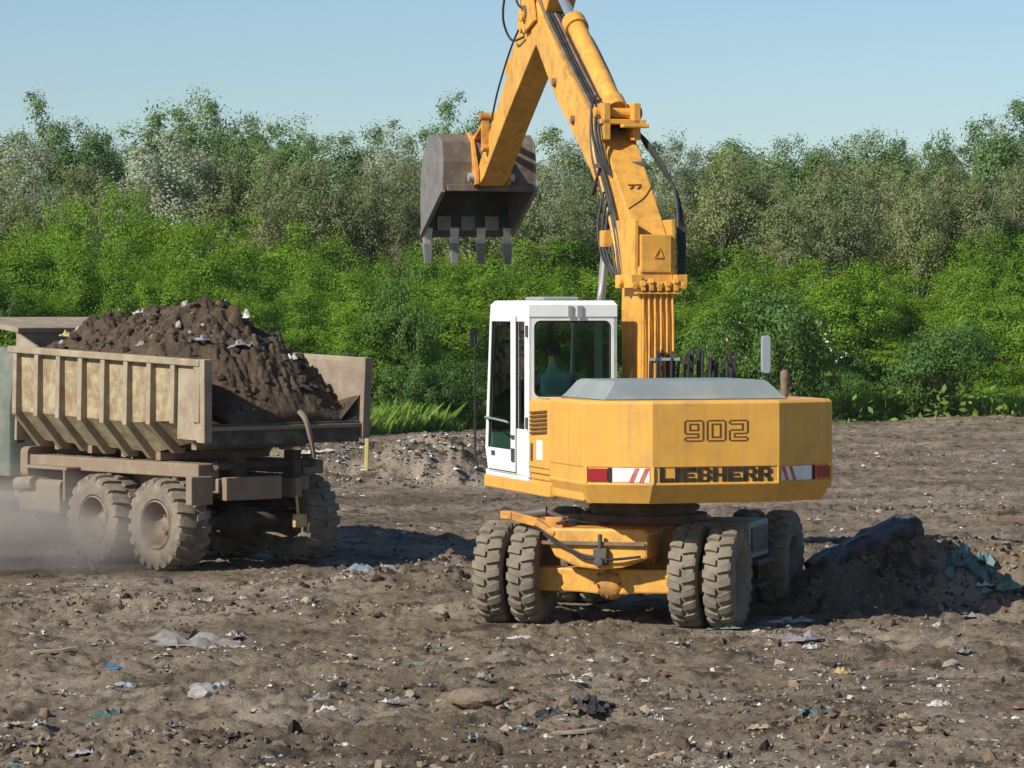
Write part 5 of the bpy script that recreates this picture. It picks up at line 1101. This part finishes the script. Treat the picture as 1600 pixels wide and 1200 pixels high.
BASE_H = {'wood': 10, 'silver': 8, 'olive': 7.5, 'locust': 4.5, 'dark': 2.4, 'weed': 1.1}; BASE_R = {'wood': 2.4, 'silver': 2.1, 'olive': 1.5, 'locust': 1.5, 'dark': 1.35, 'weed': .62}
NAMES = {'wood': ('broadleaf_tree', 'tree', 'crown', 'trunk'), 'silver': ('silver_tree', 'tree', 'crown', 'trunk'), 'olive': ('young_tree', 'tree', 'crown', 'trunk'), 'locust': ('thicket_shrub', 'shrub', 'foliage', 'stem'), 'dark': ('bush', 'bush', 'foliage', 'stem'), 'weed': ('weed_clump', 'weed', 'foliage', 'stem')}
VR = random.Random(5)
def plant(kind, x, Y, ytop=None, h=None, wpx=None, label='', group=None, flat=1.0):
    X = (x-800)/FPX*Y; g = h1(X, Y); h = EYE+(HOR-ytop)/FPX*Y-g if h is None else h
    rad = (wpx/2*Y/FPX) if wpx else BASE_R[kind]*h/BASE_H[kind]*VR.uniform(.9, 1.15)
    nm, cat, a, b = NAMES[kind]; f, w_ = VR.choice(PR[kind]); root = tag(empty(nm, (X, Y, g), VR.uniform(0, 6.28)), label, cat, group)
    s = (rad/BASE_R[kind], rad/BASE_R[kind], h/BASE_H[kind])
    if not f.materials: f.materials.append(MATS['leaf_'+kind])
    for n_, me in ((a, f), (b, w_)): o = link(n_, me, None, root); o.scale = s
    return root
def zone(x): return 'behind the dump truck' if x < 560 else 'behind the raised bucket and boom' if x < 1060 else 'beyond the shaded dirt mound'
G1 = 'trees along the skyline behind the thicket'
for x, yt, wp in ((-350, 200, 220), (-250, 195, 220), (-160, 185, 220), (1760, 180, 220), (1860, 190, 220), (1960, 185, 220), (-70, 190, 190), (15, 192, 150), (58, 152, 120), (118, 186, 130), (165, 192, 110), (238, 160, 150), (290, 152, 150), (335, 138, 140), (388, 166, 140), (432, 178, 130), (474, 206, 120), (545, 208, 130), (592, 197, 130), (640, 212, 120), (742, 178, 130),
                  (860, 206, 150), (912, 200, 140), (975, 215, 140), (1035, 206, 130), (1085, 232, 110), (1150, 212, 120), (1195, 222, 110), (1245, 212, 120), (1312, 204, 140), (1368, 206, 130), (1405, 200, 110), (1468, 192, 130), (1540, 182, 150), (1592, 164, 160), (1670, 170, 190)):
    plant('wood', x, VR.uniform(121, 134), yt, None, wp*1.12, 'broadleaf tree with green crown standing on the skyline '+zone(x), G1)
plant('wood', 702, 122, 155, None, 130, 'tall broadleaf tree whose crown shows behind the raised bucket')
for k in range(19): plant('wood', -430+k*132, VR.uniform(138, 150), VR.uniform(215, 245), None, 230, 'hazy tree at the back of the wood filling gaps between skyline trees', 'trees at the back of the wood')
plant('silver', 275, 113, 205, None, 200, 'large silvery white-leaved poplar standing above the thicket behind the truck')
plant('silver', 215, 116, 232, None, 120, 'smaller silver-leaved tree beside the large silvery poplar')
for x, yt, wp in ((40, 205, 150), (618, 198, 110), (1050, 212, 110), (880, 222, 110)): plant('silver', x, 118, yt, None, wp, 'pale silver-green tree showing between darker skyline trees', 'pale silver-green trees among the skyline')
for k in range(42):
    x = 360+k*38+VR.uniform(-14, 14); plant('olive', x, VR.uniform(108, 117), VR.uniform(238, 285), None, VR.uniform(85, 125), 'slender olive-brown young tree with pale trunk, in the wood '+zone(x), 'young trees behind the thicket')
for k in range(15):
    x = -360+k*50+VR.uniform(-14, 14); plant('olive', x, VR.uniform(110, 117), VR.uniform(230, 300), None, VR.uniform(85, 120), 'slender olive-brown young tree with pale trunk, in the wood '+zone(x), 'young trees behind the thicket')
G2 = 'bright green shrubs of the thicket'; L2 = 'bright yellow-green shrub growing in the dense thicket behind the machines'
def thick_top(x): return np.interp(x, [-100, 40, 120, 160, 230, 320, 400, 480, 600, 720, 860, 960, 1080, 1200, 1350, 1500, 1700], [350, 355, 300, 275, 340, 318, 372, 352, 385, 380, 372, 372, 378, 392, 382, 372, 350])
for row, (Ya, Yb, dy) in enumerate(((103, 107, 0), (97, 102, 42), (93, 97, 92))):
    n = 40
    for k in range(n):
        x = -350+(2300/(n-1))*k+VR.uniform(-18, 18); dl = -5*sst(-8, 6, np.array((x-800)/FPX*95))+4
        plant('locust', x, VR.uniform(Ya, Yb)-float(6-(10+4*(row == 2))*sst(500, 1000, np.array(float(x)))), float(thick_top(x))+dy+VR.uniform(-12, 22), None, VR.uniform(105, 150), ('topmost bright green shrub at the back of the thicket ', 'bright yellow-green shrub in the middle of the thicket ', 'bright yellow-green shrub at the front of the thicket ')[row]+zone(x), G2)
for x, yt, wp, Y, lab in ((628, 428, 110, 90, 'dark green rounded bush in front of the bright thicket behind the truck tail'), (-10, 420, 90, 88, 'very dark bush rising behind the truck cab'), (95, 330, 110, 101, 'dark leafy shrub low in the thicket left of the silver poplar'),
                          (1470, 500, 190, 95, 'dark hollow bush below the right side of the thicket'), (1100, 500, 120, 95, 'dark bush beside the flowering one')):
    plant('dark', x, Y, yt, None, wp, lab)
fb = plant('dark', 1225, 93, 442, None, 190, 'dark bush dotted with white blossom behind the excavator')
r_ = np.random.default_rng(77); n_ = 26; d_ = r_.normal(size=(n_, 3)); d_ /= np.linalg.norm(d_, axis=1, keepdims=True); d_[:, 2] = np.abs(d_[:, 2]); hB = 3.6
C_ = d_*np.array([1.75, 1.75, 1.7])+np.array([0, 0, 1.5]); C_ = np.repeat(C_, 4, 0)+r_.normal(0, .05, (n_*4, 3)); V_, F_ = leaves(C_, np.full(len(C_), .035), 4, .5, .9)
link('blossom', npmesh('blossom', V_, F_, False, np.full((len(V_), 3), .5)), 'petal', fb)
G3 = 'low bushes along the edge of the tip'
for x, Y, h, wp in ((1325, 98.5, 1.5, 130), (1425, 98.5, 1.3, 120), (1560, 99.5, 1.5, 130), (1225, 96, 1.3, 110), (1150, 95, 1.3, 110), (1080, 94, 1.3, 110), (1400, 102, 1.9, 130), (1520, 102, 2.0, 130), (1320, 102, 1.8, 120),
                    (660, 87, 1.9, 110), (720, 88, 2.0, 120), (590, 87, 1.8, 110), (480, 85, 1.3, 120), (400, 85, 1.3, 120), (520, 87, 2.0, 120), (870, 89, 1.8, 120), (930, 90, 1.8, 120)):
    plant('locust' if VR.random() < .6 else 'dark', x, Y, None, h*VR.uniform(.85, 1.1), wp, 'low green bush where the dirt ends, '+zone(x), G3)
def build_weeds():
    """grass and nettles on the bank: nobody could count them"""
    n = 140000; x = RNG.uniform(-19, 19, n); L = 82+16*sst(-8, 6, x); y = L-2.6+RNG.random(n)**1.2*14; k = RNG.random(n) < sst(.25, .5, fbm(x*.5, y*.5, 55, 3)+.25*sst(0, 5, y-L)); x, y = x[k], y[k]; n = len(x)
    h = RNG.uniform(.20, .75, n)*(.55+.9*fbm(x*.7, y*.7, 66, 2)); g = H(x, y); b = RNG.uniform(0, 6.28, n); w_ = RNG.uniform(.009, .022, n); lean = RNG.normal(0, .34, (n, 2))*h[:, None]
    dx, dy = np.cos(b)*w_, np.sin(b)*w_; z = np.zeros(n)
    A = np.stack([x-dx, y-dy, g-.03], -1); B = np.stack([x+dx, y+dy, g-.03], -1); C = np.stack([x+dx*.9+lean[:, 0]*.4, y+dy*.9+lean[:, 1]*.4, g+h*.6], -1); D = np.stack([x+lean[:, 0], y+lean[:, 1], g+h], -1)
    V = np.stack([A, B, C, D], 1).reshape(-1, 3); F = np.arange(4*n).reshape(n, 4); t = np.clip(.6*fbm(x*.6, y*.6, 77, 3)+.4*RNG.random(n), 0, 1)
    tag(link('weeds_and_grass', npmesh('weeds_and_grass', V, F, False, np.repeat(np.repeat(t[:, None], 3, 1), 4, 0)), 'leaf_weed'), 'tall weeds and grass covering the bank below the thicket', 'weeds', kind='stuff')
    # leafy floor of the wood
    n = 26000; x = RNG.uniform(-30, 30, n); y = RNG.uniform(92, 128, n); g = H(x, y)
    C = np.stack([x, y, g+RNG.random(n)**2*.9], -1); V, F = leaves(C, RNG.uniform(.07, .16, n), 9, .6); t = RNG.random(n)*.6
    tag(link('undergrowth', npmesh('undergrowth', V, F, False, np.repeat(np.repeat(t[:, None], 3, 1), 4, 0)), 'leaf_weed'), 'leafy undergrowth on the floor of the wood', 'undergrowth', kind='stuff')
build_weeds()
# ------------------------------------------------------------------ dust raised by the truck
def build_dust():
    m = bpy.data.materials.new('dust'); m.use_nodes = True; t = m.node_tree; t.nodes.clear(); v = _n(t, 'ShaderNodeVolumePrincipled'); o = _n(t, 'ShaderNodeOutputMaterial')
    v.inputs['Color'].default_value = (.95, .84, .72, 1); v.inputs['Anisotropy'].default_value = .1; co = _n(t, 'ShaderNodeTexCoord').outputs['Object']
    ln = _n(t, 'ShaderNodeVectorMath', operation='LENGTH'); t.links.new(co, ln.inputs[0])
    fa = _n(t, 'ShaderNodeMapRange', interpolation_type='SMOOTHSTEP'); fa.inputs['From Min'].default_value = 1.0; fa.inputs['From Max'].default_value = .15; t.links.new(ln.outputs['Value'], fa.inputs['Value'])
    nz = _n(t, 'ShaderNodeMapRange'); nz.inputs['From Min'].default_value = .40; nz.inputs['From Max'].default_value = .62; t.links.new(_noise(t, co, 2.2, 5, .6), nz.inputs['Value'])
    mu = _n(t, 'ShaderNodeMath', operation='MULTIPLY'); t.links.new(fa.outputs[0], mu.inputs[0]); t.links.new(nz.outputs[0], mu.inputs[1])
    m2 = _n(t, 'ShaderNodeMath', operation='MULTIPLY'); t.links.new(mu.outputs[0], m2.inputs[0]); m2.inputs[1].default_value = 2.2
    t.links.new(m2.outputs[0], v.inputs['Density']); t.links.new(v.outputs[0], o.inputs['Volume']); MATS['dust'] = m
    mb = MB(); mb.ball((0, 0, 0), 1.0, 12)
    o = mb.build('dust_cloud', 'dust', None, smooth=True); o.location = (-6.8, 40.8, .3); o.scale = (3.1, 2.3, 1.3); tag(o, 'pale dust cloud raised around the truck wheels', 'dust', kind='stuff')
build_dust()

# ------------------------------------------------------------------ thin summer haze
def build_haze():
    m = bpy.data.materials.new('haze'); m.use_nodes = True; t = m.node_tree; t.nodes.clear(); v = _n(t, 'ShaderNodeVolumePrincipled'); o = _n(t, 'ShaderNodeOutputMaterial')
    v.inputs['Color'].default_value = (.97, .98, 1, 1); v.inputs['Density'].default_value = .00010; v.inputs['Anisotropy'].default_value = 0
    t.links.new(v.outputs[0], o.inputs['Volume']); MATS['haze'] = m
    tag(MB().box(-425, 425, -365, 485, -1.6, 14.5).build('haze', 'haze'), 'thin pale haze over the whole site', 'haze', kind='stuff')
build_haze()
